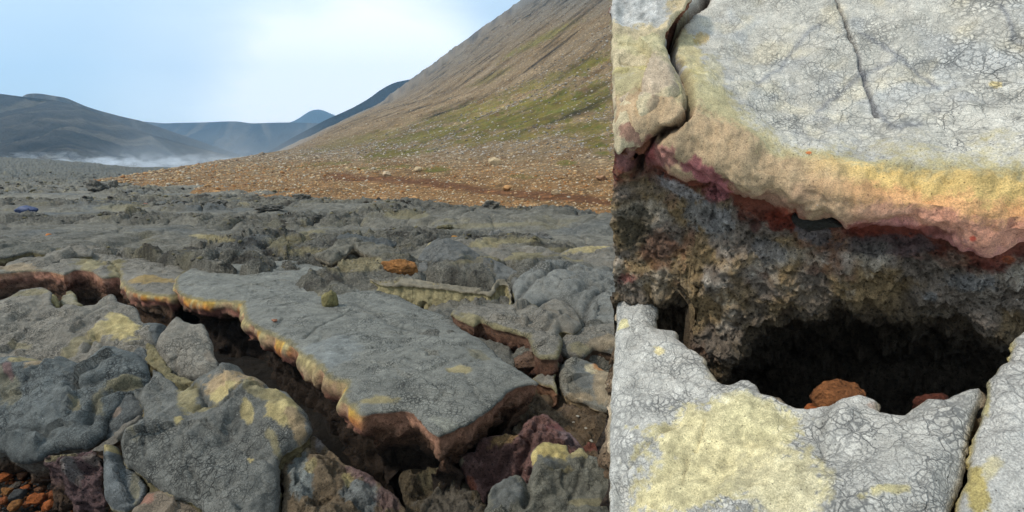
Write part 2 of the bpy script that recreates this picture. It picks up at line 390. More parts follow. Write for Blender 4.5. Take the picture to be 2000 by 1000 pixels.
    for dep in deps:
        ob = np.sin(np.pi*np.clip(dep/(.14*bl), 0, 1))**.7*.045*bl*pf
        un = under*sm(.04, min(.5, T), dep)*(1-pf)+(under*1.1)*sm(.12, .3, dep-.03*bl)*pf
        rec = .02*(1-pf)*sm(0, .03, dep)
        Pr = base3+sdv*dep+O3*(ob-un-rec)[:, None]
        k = sm(.02, .2, dep)
        q = fbm(Pr, 6, 5, seed+31, .6, lambda v: np.abs(v))-.2
        q2 = fbm(Pr, 26, 4, seed+33, .6); q = q+facets(Pr, 9, seed)*.2*(1-.8*pf*sm(.2, .08, dep))
        Pr = Pr+O3*(q*.16*(.25+k)*(1-.85*pf*sm(.2, .08, dep))+q2*.02*(.3+k))[:, None]+np.array([0, 0, 1.])*(fbm(Pr, 9, 3, seed+35)*.05*k)[:, None]
        nn = fbm(Pr, 7, 5, seed+41, .6); n3 = fbm(Pr, 3, 3, seed+42)
        x = np.clip(dep+nn*.10+n3*.05, 0, 9)
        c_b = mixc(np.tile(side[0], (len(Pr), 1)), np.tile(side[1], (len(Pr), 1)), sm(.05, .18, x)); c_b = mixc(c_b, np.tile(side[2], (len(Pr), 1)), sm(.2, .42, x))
        if puffy is not None:
            hot = sm(-.05, .25, n3+ax*.9+fbm(base3, 1.3, 3, seed+77)*.8)
            y1 = mixc(np.tile(SULF*.9, (len(Pr), 1)), np.tile(YEL, (len(Pr), 1)), hot)
            y2 = mixc(np.tile(TAN*.8, (len(Pr), 1)), np.tile(ORANGE, (len(Pr), 1)), hot)
            xx = dep/bl/1.15+nn*.06
            c_p = mixc(y1, y2, sm(.02, .06, xx))*(.62+.9*np.clip(fbm(Pr, 10, 4, seed+91, .6)+.3, 0, 1))[:, None]; c_p = mixc(c_p, np.tile(PINK, (len(Pr), 1)), sm(.06, .11, xx))
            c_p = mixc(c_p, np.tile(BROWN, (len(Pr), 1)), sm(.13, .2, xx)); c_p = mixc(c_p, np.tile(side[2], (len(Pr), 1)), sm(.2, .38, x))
            c_b = mixc(c_b, c_p, pf)
        c_b = c_b*(1.15+1.0*q2[:, None])
        vv = (sidev*(.4+.6*k))*(1-pf*sm(.24, .12, dep)*.9)
        Vs.append(Pr); Cs.append(c_b); Fs.append(np.stack([np.full(len(Pr), .15), vv+np.zeros(len(Pr)), np.zeros(len(Pr))], 1))
        cur = np.arange(off, off+len(Pr)); off += len(Pr); m = len(Pr)
        nx = np.roll(np.arange(m), -1)
        faces += [(int(prev[i]), int(cur[i]), int(cur[nx[i]]), int(prev[nx[i]])) for i in range(m)]
        prev = cur
    faces.append(tuple(int(i) for i in prev[::-1]))
    V = np.concatenate(Vs)
    gid = np.array([0]*len(tris)+[1]*(len(faces)-len(tris)))
    if T >= .15:
        return split_obj(name, V, faces, gid, ['top_crust', 'broken_face'], mat or M_CRUST, np.concatenate(Cs), np.concatenate(Fs), label, cat, group)
    return mesh_obj(name, V, faces, mat or M_CRUST, np.concatenate(Cs), np.concatenate(Fs), label=label, cat=cat, group=group)
# stones -----------------------------------------------------------
def ico(sub):
    import bmesh
    bm = bmesh.new(); bmesh.ops.create_icosphere(bm, subdivisions=sub, radius=1)
    V = np.array([tuple(v.co) for v in bm.verts]); Fc = np.array([[v.index for v in f.verts] for f in bm.faces]); bm.free(); return V, Fc
ICO = {k: ico(k) for k in (1, 2, 4, 5)}
def stone_shape(sub, seed, cuts=7, rough=.12):
    V, Fc = ICO[sub]; V = V.copy(); rng = np.random.RandomState(seed)
    for _ in range(cuts):
        n = rng.normal(size=3); n /= np.linalg.norm(n); d = rng.uniform(.55, .85)
        k = V@n; V = np.where((k > d)[:, None], V-n*(k-d)[:, None]*.92, V)
    V = V*(1+rough*2*fbm(V+seed, 1.6, 4, seed)[:, None]+(rough*.5*fbm(V+seed, 6, 3, seed+3)[:, None] if sub > 2 else 0))
    return V, Fc
def stone(name, label, cat, P, size, seed, col, rot=0, sub=4, group=None, mat=None, cuts=7, rough=.12, ves=.3, gls=0., tilt=0, lst=None, crk=.2, sink=.25):
    V, Fc = stone_shape(sub, seed, cuts, rough); V = V*np.array(size)/2
    t = math.radians(tilt); V = V@np.array([[math.cos(t), 0, -math.sin(t)], [0, 1, 0], [math.sin(t), 0, math.cos(t)]]).T
    a = math.radians(rot); V = V@np.array([[math.cos(a), -math.sin(a), 0], [math.sin(a), math.cos(a), 0], [0, 0, 1]]).T
    V = V+np.array(P)+np.array([0, 0, -V[:, 2].min()*(1-sink)])
    c = np.tile(col, (len(V), 1))*(1+.7*fbm(V/max(size), 4, 4, seed)[:, None])
    if lst: c, _ = stains(V, c, lst, seed)
    return mesh_obj(name, V, Fc, mat or M_STONE, c, np.tile([crk, ves, gls], (len(V), 1)), label=label, cat=cat, group=group)
def scatter(name, P, sizes, cols, mat, seed, label, kind='stuff', sub=1):
    rng = np.random.RandomState(seed); sh = [stone_shape(sub, seed*10+k, 6, .1) for k in range(8)]
    Vs, Fs, Cs = [], [], []; off = 0
    which = rng.randint(0, 8, len(P))
    for k in range(8):
        I = np.where(which == k)[0]
        if not len(I): continue
        V, Fc = sh[k]; a = rng.uniform(0, 6.28, len(I)); asp = rng.uniform(.6, 1.3, (len(I), 3))*[1, 1, .6]
        v = V[None]*asp[:, None]*sizes[I][:, None, None]/2
        x = v[..., 0]*np.cos(a)[:, None]-v[..., 1]*np.sin(a)[:, None]; y = v[..., 0]*np.sin(a)[:, None]+v[..., 1]*np.cos(a)[:, None]
        v = np.stack([x, y, v[..., 2]], -1)+P[I][:, None]
        Vs.append(v.reshape(-1, 3)); n = len(V)
        Fs.append((Fc[None]+(np.arange(len(I))*n)[:, None, None]+off).reshape(-1, 3)); off += n*len(I)
        Cs.append(np.repeat(cols[I], n, 0))
    V = np.concatenate(Vs)
    return mesh_obj(name, V, np.concatenate(Fs), mat, np.concatenate(Cs), np.tile([0, .2, 0.], (len(V), 1)), smooth=False, origin=np.zeros(3), label=label, kind=kind)
# ------------------------------------------------------------------ the setting
def hill_z(x, y):
    sp = lambda v: np.logaddexp(0, v)
    za = .0949*(.64*x+.77*y-11.73); zb = .1976*(.925*x+.474*y+12.04)
    mn = -.11*np.logaddexp(-za/.11, -zb/.11)
    return mn+.443*2.4*sp((.823*x+.2234*y-22.77)/2.4)+.2528*2.2*sp((1.0244*x+.4824*y-17.95)/2.2)
PIT = np.array([on_z(a, b, 0)[:2] for a, b in [(-900, 515), (-200, 515), (0, 510), (200, 505), (330, 525), (440, 555), (520, 585), (640, 640), (730, 720), (850, 750), (960, 715), (1030, 700), (1130, 690), (1400, 690), (2400, 690), (2400, 2400), (-900, 2400)]])
def lava_z(x, y):
    P = np.stack([x, y, np.zeros_like(x)], 1); r = np.hypot(x, y); dx = x/np.maximum(y, .1)
    w = np.stack([fbm(P, .35, 4, 1), fbm(P, .35, 4, 2), np.zeros(len(P))], 1)*2.2
    Q = (P+w)*np.array([.8, 1, 1])
    f1, f2, idn = worley(flat(Q), .22, 3); big = sm(0, .35, f2-f1)*(.7+.6*idn)
    g1, g2, idg = worley(flat(P+w*.5), .75, 4); mid = sm(0, .3, g2-g1)*(.5+idg)
    k1, k2, idk = worley(flat(P+w*.25), 2.6, 6); sml = sm(0, .3, k2-k1)*(.4+idk)
    rub = sm(-.02, .22, fbm(P*np.array([.7, 1.3, 1]), .16, 4, 9)+.05)          # rubbly belts
    rub = np.maximum(rub, sm(35, 60, r)*.75)
    slabs = fbm(P, 1.1, 5, 11, .6, lambda v: 1-2*np.abs(v))
    rop = np.sin((Q[:, 1]*5.5+fbm(P, .8, 3, 77)*9))*sm(.1, .3, fbm(P, .5, 3, 12))
    z = .16*big+.07*mid*(.35+rub)+.035*sml*(.2+rub)+.05*fbm(P, .5, 3, 8)+rub*.12*np.maximum(slabs-.15, -.2)+.012*rop+.045*fbm(P, 4, 4, 15, .65)*(1+1.5*rub)-.10*(fbm(P+w*.2, 1.3, 4, 16, .6, lambda v: np.abs(v))-.22)*(.45+rub)+.05*rub*fbm(P, 2.2, 4, 19, .6)
    z = z-.10+.5*fbm(P, .07, 3, 21)*sm(12, 40, r)
    z = z+facets(flat(P+w*.15), .55, 41)*.09*(.35+.65*rub)*sm(4, 9, r)+facets(flat(P+w*.1), 1.9, 42)*.07*rub*sm(4, 9, r)-.13*sm(.10, .0, g2-g1)*(.3+.7*rub)
    z = z+rub*.5*sm(25, 60, r)*np.maximum(fbm(P, .6, 4, 25, .6), -.1)
    z = z+(3.2*sm(.55, .95, -dx))*sm(55, 140, y)*sm(700, 250, y)+.9*sm(60, 110, y)*sm(700, 300, y)*fbm(P, .05, 3, 31)
    z = z+.36*np.exp(-((y-14.6-(.5+dx)*-1.0)/1.5)**2)*sm(-.3, -.05, dx)+.22*np.exp(-((y-18)/2.2)**2)*sm(-.5, -.35, dx)*sm(-.1, -.2, dx)
    near = inside(P[:, :2], PIT); dd = np.full(len(P), 9.)
    I = np.where(r < 30)[0]; dd[I], _ = seg_dist(P[I, :2], PIT)
    sgn = np.where(near, dd, -dd); pit = sm(-.06, .12, sgn)
    z = z*(1-pit)+pit*(-.70-.34*sm(-1.7, -1.1, x)+.06*fbm(P, 4, 3, 50))
    z = np.where(y < 7.5, z*(1-pit)*sm(-.1, .6, -sgn)+z*pit-(1-pit)*.05*(1-sm(-.1, .6, -sgn)), z)
    rec = sm(.12, .0, g2-g1)*.5+sm(.1, 0, f2-f1)
    return z, rub, idg, rec
ys = np.concatenate([np.linspace(.6, 2.0, 12)[:-1], 2.0*(5/2.0)**np.linspace(0, 1, 90), 5*(60/5.)**np.linspace(0, 1, 520)[1:], 60*(300/60.)**np.linspace(0, 1, 130)[1:], 300*(2400/300)**np.linspace(0, 1, 14)[1:]])
dxs = np.concatenate([np.linspace(-2.6, -1.02, 24)[:-1], np.linspace(-1.02, .26, 800), np.linspace(.26, 3.0, 36)[1:]])
X = np.clip((ys[:, None]*dxs[None]).ravel(), -2400, 2400); Y = np.repeat(ys, len(dxs))
Z, rub, idg, rec = lava_z(X, Y); P = np.stack([X, Y, Z], 1)
far = sm(250, 500, Y); P[:, 2] = P[:, 2]*(1-far)-1.5*far
n0 = fbm(P, .5, 5, 60, .6); n1 = fbm(P, 2.4, 4, 61, .6)
c = np.tile(lin(122, 120, 110, KL), (len(P), 1))*(1+.45*n0+.5*n1+.5*fbm(P, 7, 3, 59, .6))[:, None]
c = mixc(c, np.tile(lin(104, 110, 112, KL), (len(P), 1)), sm(.08, .35, fbm(P, .3, 3, 62))*.7)
c = mixc(c, np.tile(OLIVE*1.05, (len(P), 1)), sm(.02, .25, fbm(P, .55, 5, 63, .65)+rub*.12-.14)*.42)
c = mixc(c, np.tile(SULF*.95, (len(P), 1)), sm(.12, .3, fbm(P, .7, 5, 64, .65)+rub*.1-.15)*.45)
c = mixc(c, np.tile(DARK, (len(P), 1)), np.clip(rub*sm(.05, .3, fbm(P, 1.6, 4, 66, .6)), 0, 1)*.75)
c = mixc(c, np.tile(lin(78, 80, 74, KL), (len(P), 1)), sm(30, 70, Y)*.55)
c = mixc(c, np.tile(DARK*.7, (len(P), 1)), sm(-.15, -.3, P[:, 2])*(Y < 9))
SANDY = [(700, 516, 62, 14, 0, lin(158, 148, 115, KL), .9), (1010, 470, 60, 6, 3, OLIVE*1.2, .8), (960, 440, 90, 5, 2, OLIVE, .5), (420, 465, 60, 6, -8, SULF, .7), (1000, 500, 130, 8, 6, OLIVE*1.15, .8), (1150, 500, 40, 10, 0, SULF, .6), (560, 470, 60, 12, 10, OLIVE, .8), (240, 405, 60, 8, 0, OLIVE, .6), (790, 418, 40, 8, 0, OLIVE, .7), (600, 490, 70, 8, 0, SULF*.9, .6), (130, 490, 25, 8, 0, OLIVE, .8)]
c, cov = stains(P, c, SANDY, 5)
fx = np.stack([.75*(1-cov)*sm(30, 12, Y), np.clip(rub*.5, 0, 1)*sm(40, 15, Y), 0*Y], 1)
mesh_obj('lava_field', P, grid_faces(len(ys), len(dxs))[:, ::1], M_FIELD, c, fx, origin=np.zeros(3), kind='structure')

rng = np.random.RandomState(14)                              # jumbled fragments in the broken belts of the crust
n = 60000; ry = 5.2*(75/5.2)**rng.uniform(0, 1, n); rx = ry*(rng.uniform(-60, 1215, n)-1000)/F0
rz, rr, _, _ = lava_z(rx, ry); RP = np.stack([rx, ry, rz-.01], 1); rpx, rpy = to_px(RP)
k1 = rr+.9*fbm(RP, .9, 4, 140, .6)-.35
ok = (k1 > .28) & (rng.uniform(0, 1, n) < .55*np.clip(k1*1.6, 0, 1)) & ((rpy < 530) | (rpx > 1010) & (rpy < 545)) & (rz > -.3); ok &= ~((rpx > 800) & (rpy > 472)); ok &= hill_z(rx, ry) < rz
RP = RP[ok]; n = len(RP); rs = (.02+.12*rng.uniform(0, 1, n)**3.0)*np.clip(RP[:, 1]/13, .6, 2.6)
rp_ = np.array([GREY*.9, GREY*.6, OLIVE*.9, OLIVE*.65, DARK*1.4, GREY*1.15])
scatter('lava_rubble', RP, rs, rp_[rng.choice(6, n, p=[.28, .24, .14, .12, .14, .08])]*rng.uniform(.75, 1.15, (n, 1)), M_STONE, 15, 'small broken fragments of grey and olive crust jumbled over the lava field')
# hillside ---------------------------------------------------------
def hill_full(x, y):
    z = hill_z(x, y); P = np.stack([x, y, z*0], 1)
    st = sm(2, 12, z)
    z = z+fbm(P, .25, 4, 70)*.35*sm(14, 40, y)+fbm(P, 1.3, 3, 71)*.07
    Pg = np.stack([(-.319*x+.948*y), (.948*x+.319*y)*.22, z*0], 1)      # gullies run down the slope
    z = z+st*fbm(Pg, .11, 5, 73, .55)*2.2+sm(45, 80, z)*np.maximum(fbm(P, .09, 5, 74, .6), -.05)*5
    return z
hy = np.concatenate([13*(420/13.)**np.linspace(0, 1, 520), [520, 700]])
hdx = np.concatenate([np.linspace(-.95, .24, 640), np.linspace(.24, 2.2, 40)[1:]])
X = (hy[:, None]*hdx[None]).ravel(); Y = np.repeat(hy, len(hdx))
Z = hill_full(X, Y); P = np.stack([X, Y, Z], 1); P[:, 2] = np.where(P[:, 2] > 260, 260+.1*(P[:, 2]-260), P[:, 2])
HB = np.minimum(lava_z(X, Y)[0], 9)
px, py = to_px(P)
al = (-.319*X+.948*Y); up = (.948*X+.319*Y)
Pg = np.stack([al, up*.35, Z*0], 1); Ps = np.stack([al*.35, up, Z*0], 1)
n0 = fbm(P, .35, 5, 80, .6); ng = fbm(Pg, .16, 5, 81, .6); nsr = fbm(Ps, .22, 5, 82, .6)
warm = sm(310, 365, py+n0*60+(px-700)*.02)
c = mixc(np.tile(lin(142, 124, 98, KL), (len(P), 1)), np.tile(lin(150, 118, 82, KL), (len(P), 1)), warm)
c = mixc(c, np.tile(lin(120, 96, 66, KL), (len(P), 1)), sm(-.02, .25, n0+nsr*.6)*.75)
c = mixc(c, np.tile(lin(104, 94, 80, KL), (len(P), 1)), sm(-.05, .25, ng)*sm(260, 90, py+(1186-px)*-.25+60)*.9)
c = mixc(c, np.tile(lin(100, 100, 98, KL), (len(P), 1)), sm(60, -30, py-.0*px)*.6+sm(30, 55, Z)*.3)
path = np.abs(py-np.interp(px, [600, 680, 800, 900, 1000, 1186], [345, 346, 352, 366, 378, 392])-fbm(P, .5, 3, 90)*10)
c = mixc(c, np.tile(lin(112, 74, 48, KL), (len(P), 1)), sm(11, 3, path)*sm(600, 660, px)*.85)
GR = [(1150, 125, 75, 11, 27, 1), (1060, 75, 70, 7, 27, .8), (960, 150, 40, 6, 25, .55), (1100, 205, 130, 30, 12, 1), (1010, 235, 150, 22, 8, 1), (900, 222, 90, 14, 15, .8), (840, 262, 110, 12, 12, .9), (770, 300, 70, 8, 8, 1), (850, 332, 28, 6, 0, 1), (760, 326, 45, 4, 3, .8), (1150, 250, 60, 14, 5, 1), (1170, 275, 30, 12, 0, 1), (1105, 318, 14, 5, 0, .9), (640, 320, 60, 4, 5, .6), (720, 270, 90, 10, 12, .6), (1020, 345, 25, 4, 0, .6), (1060, 160, 110, 10, 20, .7), (660, 285, 60, 6, 15, .5), (1180, 300, 25, 6, 0, .9), (970, 268, 120, 10, 6, .8)]
gm = np.zeros(len(P)); gn = 1.3*fbm(Ps, .6, 5, 84, .65)+.5*fbm(P, 2.5, 3, 85)
for (x0, y0, rx, ry, an, st_) in GR:
    a = math.radians(an); dx, dy = px-x0, py-y0; u = (dx*math.cos(a)-dy*math.sin(a))/rx; v = (dx*math.sin(a)+dy*math.cos(a))/ry
    gm = np.maximum(gm, sm(1.45, .5, np.sqrt(u*u+v*v)+gn*1.6)*st_)
right = px > 1190
gm = np.where(right, sm(.05, .3, gn), gm)
gc = mixc(np.tile(lin(122, 112, 50, KL), (len(P), 1)), np.tile(lin(100, 106, 44, KL), (len(P), 1)), sm(-.2, .3, fbm(P, 1.2, 3, 86)))
gc = mixc(gc, np.tile(lin(92, 74, 46, KL), (len(P), 1)), sm(.0, .35, fbm(P, .5, 4, 87))*.6)
c = mixc(c, gc, gm*.92); c = c*np.array([.92, .84, .73])*(1+.25*fbm(P, 3, 3, 88)+2.2*ng*sm(320, 200, py))[:, None]
def gravel_material():
    b = NB('hill_gravel'); co = b.n('ShaderNodeTexCoord').outputs['Object']
    at = b.n('ShaderNodeAttribute', attribute_name='Col').outputs['Color']; gr = b.n('ShaderNodeSeparateColor', {0: b.n('ShaderNodeAttribute', attribute_name='Fx').outputs['Color']}).outputs[0]
    c = at; h = 0.0
    hs = []
    for sc_v, k in ((5.5, .55), (1.5, .5)):
        v = b.n('ShaderNodeTexVoronoi', {'Vector': co, 'Scale': sc_v}, feature='F1')
        s = b.n('ShaderNodeSeparateColor', {0: v.outputs['Color']})
        m = b.M('MULTIPLY', b.R(v.outputs['Distance'], .25, .5, 1.0, 0.0), b.M('SUBTRACT', 1.0, b.M('MULTIPLY', gr, .8)))
        br = b.M('ADD', 1.0, b.M('MULTIPLY', m, b.R(s.outputs[0], 0, 1, -.55*k, 1.7*k, 'LINEAR')))
        c = b.VS(c, br); hs.append(b.M('MULTIPLY', b.M('MULTIPLY', m, s.outputs[1]), .35/sc_v))
    f = b.n('ShaderNodeTexNoise', {'Vector': co, 'Scale': 3.0, 'Detail': 8.0, 'Roughness': .75}).outputs['Fac']
    c = b.VS(c, b.R(f, .3, .7, .6, 1.4, 'LINEAR'))
    h = b.M('ADD', b.M('ADD', hs[0], hs[1]), b.M('MULTIPLY', f, .25))
    p = b.n('ShaderNodeBsdfPrincipled', {'Base Color': c, 'Roughness': .93, 'Specular IOR Level': .15, 'Normal': b.n('ShaderNodeBump', {'Height': h, 'Distance': 1.0, 'Strength': .8}).outputs[0]})
    b.n('ShaderNodeOutputMaterial', {'Surface': p.outputs[0]}); return b.m
M_HILL = gravel_material()
mesh_obj('hillside', P, grid_faces(len(hy), len(hdx)), M_HILL, c, np.stack([gm, gm*0, gm*0], 1), origin=np.zeros(3), kind='structure')
# loose stones on the hill (scree nobody could count) and grass tufts
rng = np.random.RandomState(4)
def hill_pts(n, y0, y1, pw=1.0):
    pxs = rng.uniform(120, 1215, n); yy = y0*(y1/y0)**(rng.uniform(0, 1, n)**pw); xx = yy*(pxs-1000)/F0
    zz = hill_full(xx, yy); lz = lava_z(xx, yy)[0]; ok = zz > lz+.02
    return np.stack([xx, yy, zz], 1)[ok]
SP_ = hill_pts(46000, 16, 110, 1.0); n = len(SP_)
sx, sy = to_px(SP_)
g_ = np.zeros(n)
for (x0, y0, rx, ry, an, st_) in GR:
    a = math.radians(an); dx, dy = sx-x0, sy-y0; u = (dx*math.cos(a)-dy*math.sin(a))/rx; v = (dx*math.sin(a)+dy*math.cos(a))/ry
    g_ = np.maximum(g_, sm(1.2, .6, np.sqrt(u*u+v*v))*st_)
keep = rng.uniform(0, 1, n) > g_*.75; SP_ = SP_[keep]; sy = sy[keep]; sx = sx[keep]; n = len(SP_)
pth = np.abs(sy-np.interp(sx, [600, 680, 800, 900, 1000, 1186], [345, 346, 352, 366, 378, 392])) < 8
keep = ~(pth & (sx > 650) & (rng.uniform(0, 1, n) < .8)); SP_ = SP_[keep]; sx, sy = sx[keep], sy[keep]; n = len(SP_)
sz = (.035+.13*rng.uniform(0, 1, n)**3.5)*np.clip(SP_[:, 1]/22, 1, 3.2)
pal = np.array([lin(205, 180, 140, KL), lin(190, 150, 100, KL), lin(170, 120, 70, KL), lin(205, 195, 175, KL), lin(120, 88, 58, KL), lin(150, 130, 105, KL)])
cs = pal[rng.choice(6, n, p=[.26, .22, .16, .14, .1, .12])]*rng.uniform(.7, 1.1, (n, 1))
gry = sm(330, 290, sy)[:, None]; cs = cs*(1-gry)+gry*(cs.mean(1, keepdims=True)*np.array([1.08, 1, .87]))
S2_ = hill_pts(26000, 70, 330, 1.0); s2x, s2y = to_px(S2_); n2 = len(S2_); a2 = .948*S2_[:, 1]-.319*S2_[:, 0]; u2 = (.948*S2_[:, 0]+.319*S2_[:, 1])*.22
band = fbm(np.stack([a2, u2, 0*a2], 1), .16, 5, 81, .6)                 # scree lies in tracks down the slope
k2_ = rng.uniform(0, 1, n2) < np.clip(.45+band*2.2, .05, 1); S2_ = S2_[k2_]; n2 = len(S2_)
z2 = (.12+.35*rng.uniform(0, 1, n2)**3)*np.clip(S2_[:, 1]/110, .7, 2.2)
c2 = np.array([lin(176, 164, 142, KL), lin(150, 136, 112, KL), lin(100, 88, 72, KL), lin(190, 182, 164, KL)])[rng.choice(4, n2, p=[.3, .3, .25, .15])]*rng.uniform(.75, 1.1, (n2, 1))
SP_ = np.concatenate([SP_, S2_]); sz = np.append(sz, z2); cs = np.concatenate([cs, c2])
scatter('scree', SP_, sz, cs, M_STONE, 5, 'pale tan gravel scattered over the foot of the brown hillside')
# distant hills ----------------------------------------------------
def ridge(name, sil, D, Db, zb, col, seed, rows=90, gul=1.0, streak=None, colf=None):
    sil = np.array(sil, float); xs = np.arange(sil[0, 0], sil[-1, 0]+1, 3.0); top = np.interp(xs, sil[:, 0], sil[:, 1])
    k = np.ones(7)/7; tp = np.convolve(np.pad(top, 3, 'edge'), k, 'valid'); 
    D = np.interp(xs, *zip(*D)) if isinstance(D, list) else np.full(len(xs), float(D)); Db = np.interp(xs, *zip(*Db)) if isinstance(Db, list) else np.full(len(xs), float(Db))
    r = ray(xs, tp); T_ = CAM+r*(D/r[:, 1])[:, None]
    B_ = T_.copy(); B_[:, 1] = Db; B_[:, 0] = T_[:, 0]*Db/D; B_[:, 2] = zb
    t = np.linspace(0, 1, rows)[:, None, None]; prof = t*.75+.25*t**2
    V = B_[None]*(1-t)+T_[None]*t; V[..., 2] = (B_[None, :, 2]*(1-prof[..., 0])+T_[None, :, 2]*prof[..., 0])
    V = V.reshape(-1, 3); tt = np.repeat(np.linspace(0, 1, rows), len(xs)); L = D.mean()
    Pg = np.stack([V[:, 0]+V[:, 2]*.9, V[:, 2]*.35, 0*V[:, 0]], 1)
    gl = fbm(Pg, 14/L, 5, seed, .55)
    w_ = np.sin(np.pi*np.clip(tt, 0, 1))**.6
    V[:, 1] -= gl*L*.16*gul*w_; V[:, 2] += (fbm(V, 10/L, 4, seed+2)*L*.012+fbm(V, 50/L, 4, seed+3, .6)*L*.004)*w_
    bk = T_+np.array([0, L*.5, 0]); bk[:, 2] = zb
    V = np.concatenate([V, bk]); gl = np.append(gl, np.zeros(len(bk))); tt = np.append(tt, np.ones(len(bk))); Pg = np.concatenate([Pg, Pg[-len(bk):]])
    c = np.tile(col, (len(V), 1))*(1.2+1.6*gl+.8*fbm(V, 40/L, 4, seed+5, .6)+1.0*fbm(Pg*np.array([1, .5, 1]), 60/L, 4, seed+6, .6))[:, None]
    if streak is not None: c = mixc(c, np.tile(streak, (len(V), 1)), sm(-.04, .2, fbm(Pg*np.array([1, .4, 1]), 26/L, 5, seed+7, .6)+.1*fbm(V, 30/L, 3, seed))*.9)
    if colf: c = colf(V, c)
    b = mesh_obj(name, V, grid_faces(rows+1, len(xs)), M_FAR, c, np.zeros((len(V), 3)), origin=np.zeros(3), kind='structure')
    return b
def far_material():
    b = NB('far_hill_rock'); at = b.n('ShaderNodeAttribute', attribute_name='Col').outputs['Color']; co = b.n('ShaderNodeTexCoord').outputs['Object']
    f = b.n('ShaderNodeTexNoise', {'Vector': co, 'Scale': .12, 'Detail': 9.0, 'Roughness': .7}).outputs['Fac']
    c = b.VS(at, b.R(f, .3, .7, .75, 1.25, 'LINEAR'))
    p = b.n('ShaderNodeBsdfPrincipled', {'Base Color': c, 'Roughness': .95, 'Specular IOR Level': .1, 'Normal': b.n('ShaderNodeBump', {'Height': f, 'Distance': 10.0, 'Strength': 1.0}).outputs[0]})
    b.n('ShaderNodeOutputMaterial', {'Surface': p.outputs[0]}); return b.m
M_FAR = far_material()
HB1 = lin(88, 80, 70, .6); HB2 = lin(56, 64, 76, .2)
ridge('hills', [(-500, 170), (-200, 172), (0, 183), (60, 191), (110, 196), (170, 212), (190, 226), (230, 242), (290, 262), (318, 285), (340, 306), (362, 330), (380, 352)], 560, [(-500, 300), (100, 300), (380, 520)], -2, HB1, 101, gul=1.1, streak=lin(125, 112, 92, .9))
ridge('hills', [(20, 215), (45, 185), (62, 182), (80, 183), (130, 191), (160, 205), (190, 215), (235, 227), (280, 237), (300, 245), (330, 285), (350, 330)], 700, [(20, 560), (350, 650)], -2, HB1*.9, 103, streak=lin(120, 112, 100, .9))
ridge('hills', [(-60, 262), (0, 268), (15, 275), (40, 303), (60, 335)], [(-60, 420), (60, 400)], 300, -2, HB1*1.1, 104, rows=40, streak=lin(150, 135, 110, 1.0))
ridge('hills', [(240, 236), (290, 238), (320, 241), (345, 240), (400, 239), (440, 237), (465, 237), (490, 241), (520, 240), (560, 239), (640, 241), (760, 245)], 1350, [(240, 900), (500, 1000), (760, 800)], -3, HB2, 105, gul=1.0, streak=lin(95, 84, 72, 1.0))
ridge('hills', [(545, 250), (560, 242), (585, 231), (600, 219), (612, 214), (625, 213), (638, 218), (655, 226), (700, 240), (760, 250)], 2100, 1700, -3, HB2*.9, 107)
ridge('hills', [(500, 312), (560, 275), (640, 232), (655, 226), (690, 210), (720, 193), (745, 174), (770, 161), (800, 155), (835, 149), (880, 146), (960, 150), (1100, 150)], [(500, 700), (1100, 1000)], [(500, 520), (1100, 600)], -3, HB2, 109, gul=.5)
# ------------------------------------------------------------------ the broken slabs of the foreground
seg = lambda xs, a: (lambda x, y: np.interp(x, xs, a))
S1 = [(348, 572), (343, 558), (350, 538), (420, 503), (500, 500), (580, 512), (660, 530), (720, 548), (770, 575), (820, 600), (880, 622), (905, 645), (945, 668), (975, 700), (1015, 724), (1052, 748), (1030, 752), (1000, 760), (965, 795), (915, 830), (858, 852), (835, 838), (815, 815), (798, 803), (740, 806), (708, 811), (690, 795), (668, 782), (676, 766), (680, 748), (640, 735), (618, 708), (585, 690), (560, 668), (500, 640), (478, 620), (474, 592), (430, 588), (390, 585), (360, 578)]
def pf1(x, y): return sm(716, 690, x)*sm(330, 345, x)*sm(-60, -30, (y-(500+.45*(x-340)))) if False else sm(722, 690, x)*np.where(y > 520+.0*x, 1, 0)*np.where(x < 720, 1, 0)
block('lava_slab', 'broad smooth grey lava slab with a yellow and orange stained rim hanging over the fissure', 'lava slab', S1, (700, 680), .06, T=1.15, bulge=.05, bw=.5, res=.0165, side=(lin(166, 126, 104, KL), lin(128, 98, 78, KL), lin(56, 46, 37, KL)), jag=.010, lump=(.022, 1.3), fine=.003, facet=(.05, 2.0), under=.24, puffy=pf1, seed=11,
      base=lin(125, 127, 121, KL), lst=[(895, 735, 28, 9, 0, SULF*.8, .8), (935, 700, 30, 8, -20, OLIVE*.8, .5), (740, 790, 40, 10, 0, SULF*.8, .8), (880, 840, 45, 10, -25, lin(150, 152, 140, KL), .6), (640, 700, 60, 30, 0, lin(130, 138, 140, KL), .5)],
      creases=[([(595, 668), (610, 655), (640, 635), (665, 625), (690, 610)], .012, .035), ([(850, 680), (900, 685), (935, 700), (920, 715)], .008, .012), ([(905, 740), (925, 765), (935, 790), (950, 800)], .008, .01), ([(475, 592), (478, 600), (490, 560), (520, 540)], .006, .008), ([(700, 600), (760, 640), (850, 660)], .05, .02)])
S2 = [(-120, 530), (0, 526), (20, 505), (60, 497), (110, 487), (150, 480), (250, 488), (330, 496), (430, 500), (360, 535), (350, 565), (345, 575), (330, 578), (300, 575), (262, 570), (245, 558), (238, 548), (232, 540), (200, 543), (180, 530), (150, 528), (125, 536), (100, 532), (60, 530), (0, 534), (-120, 545)]
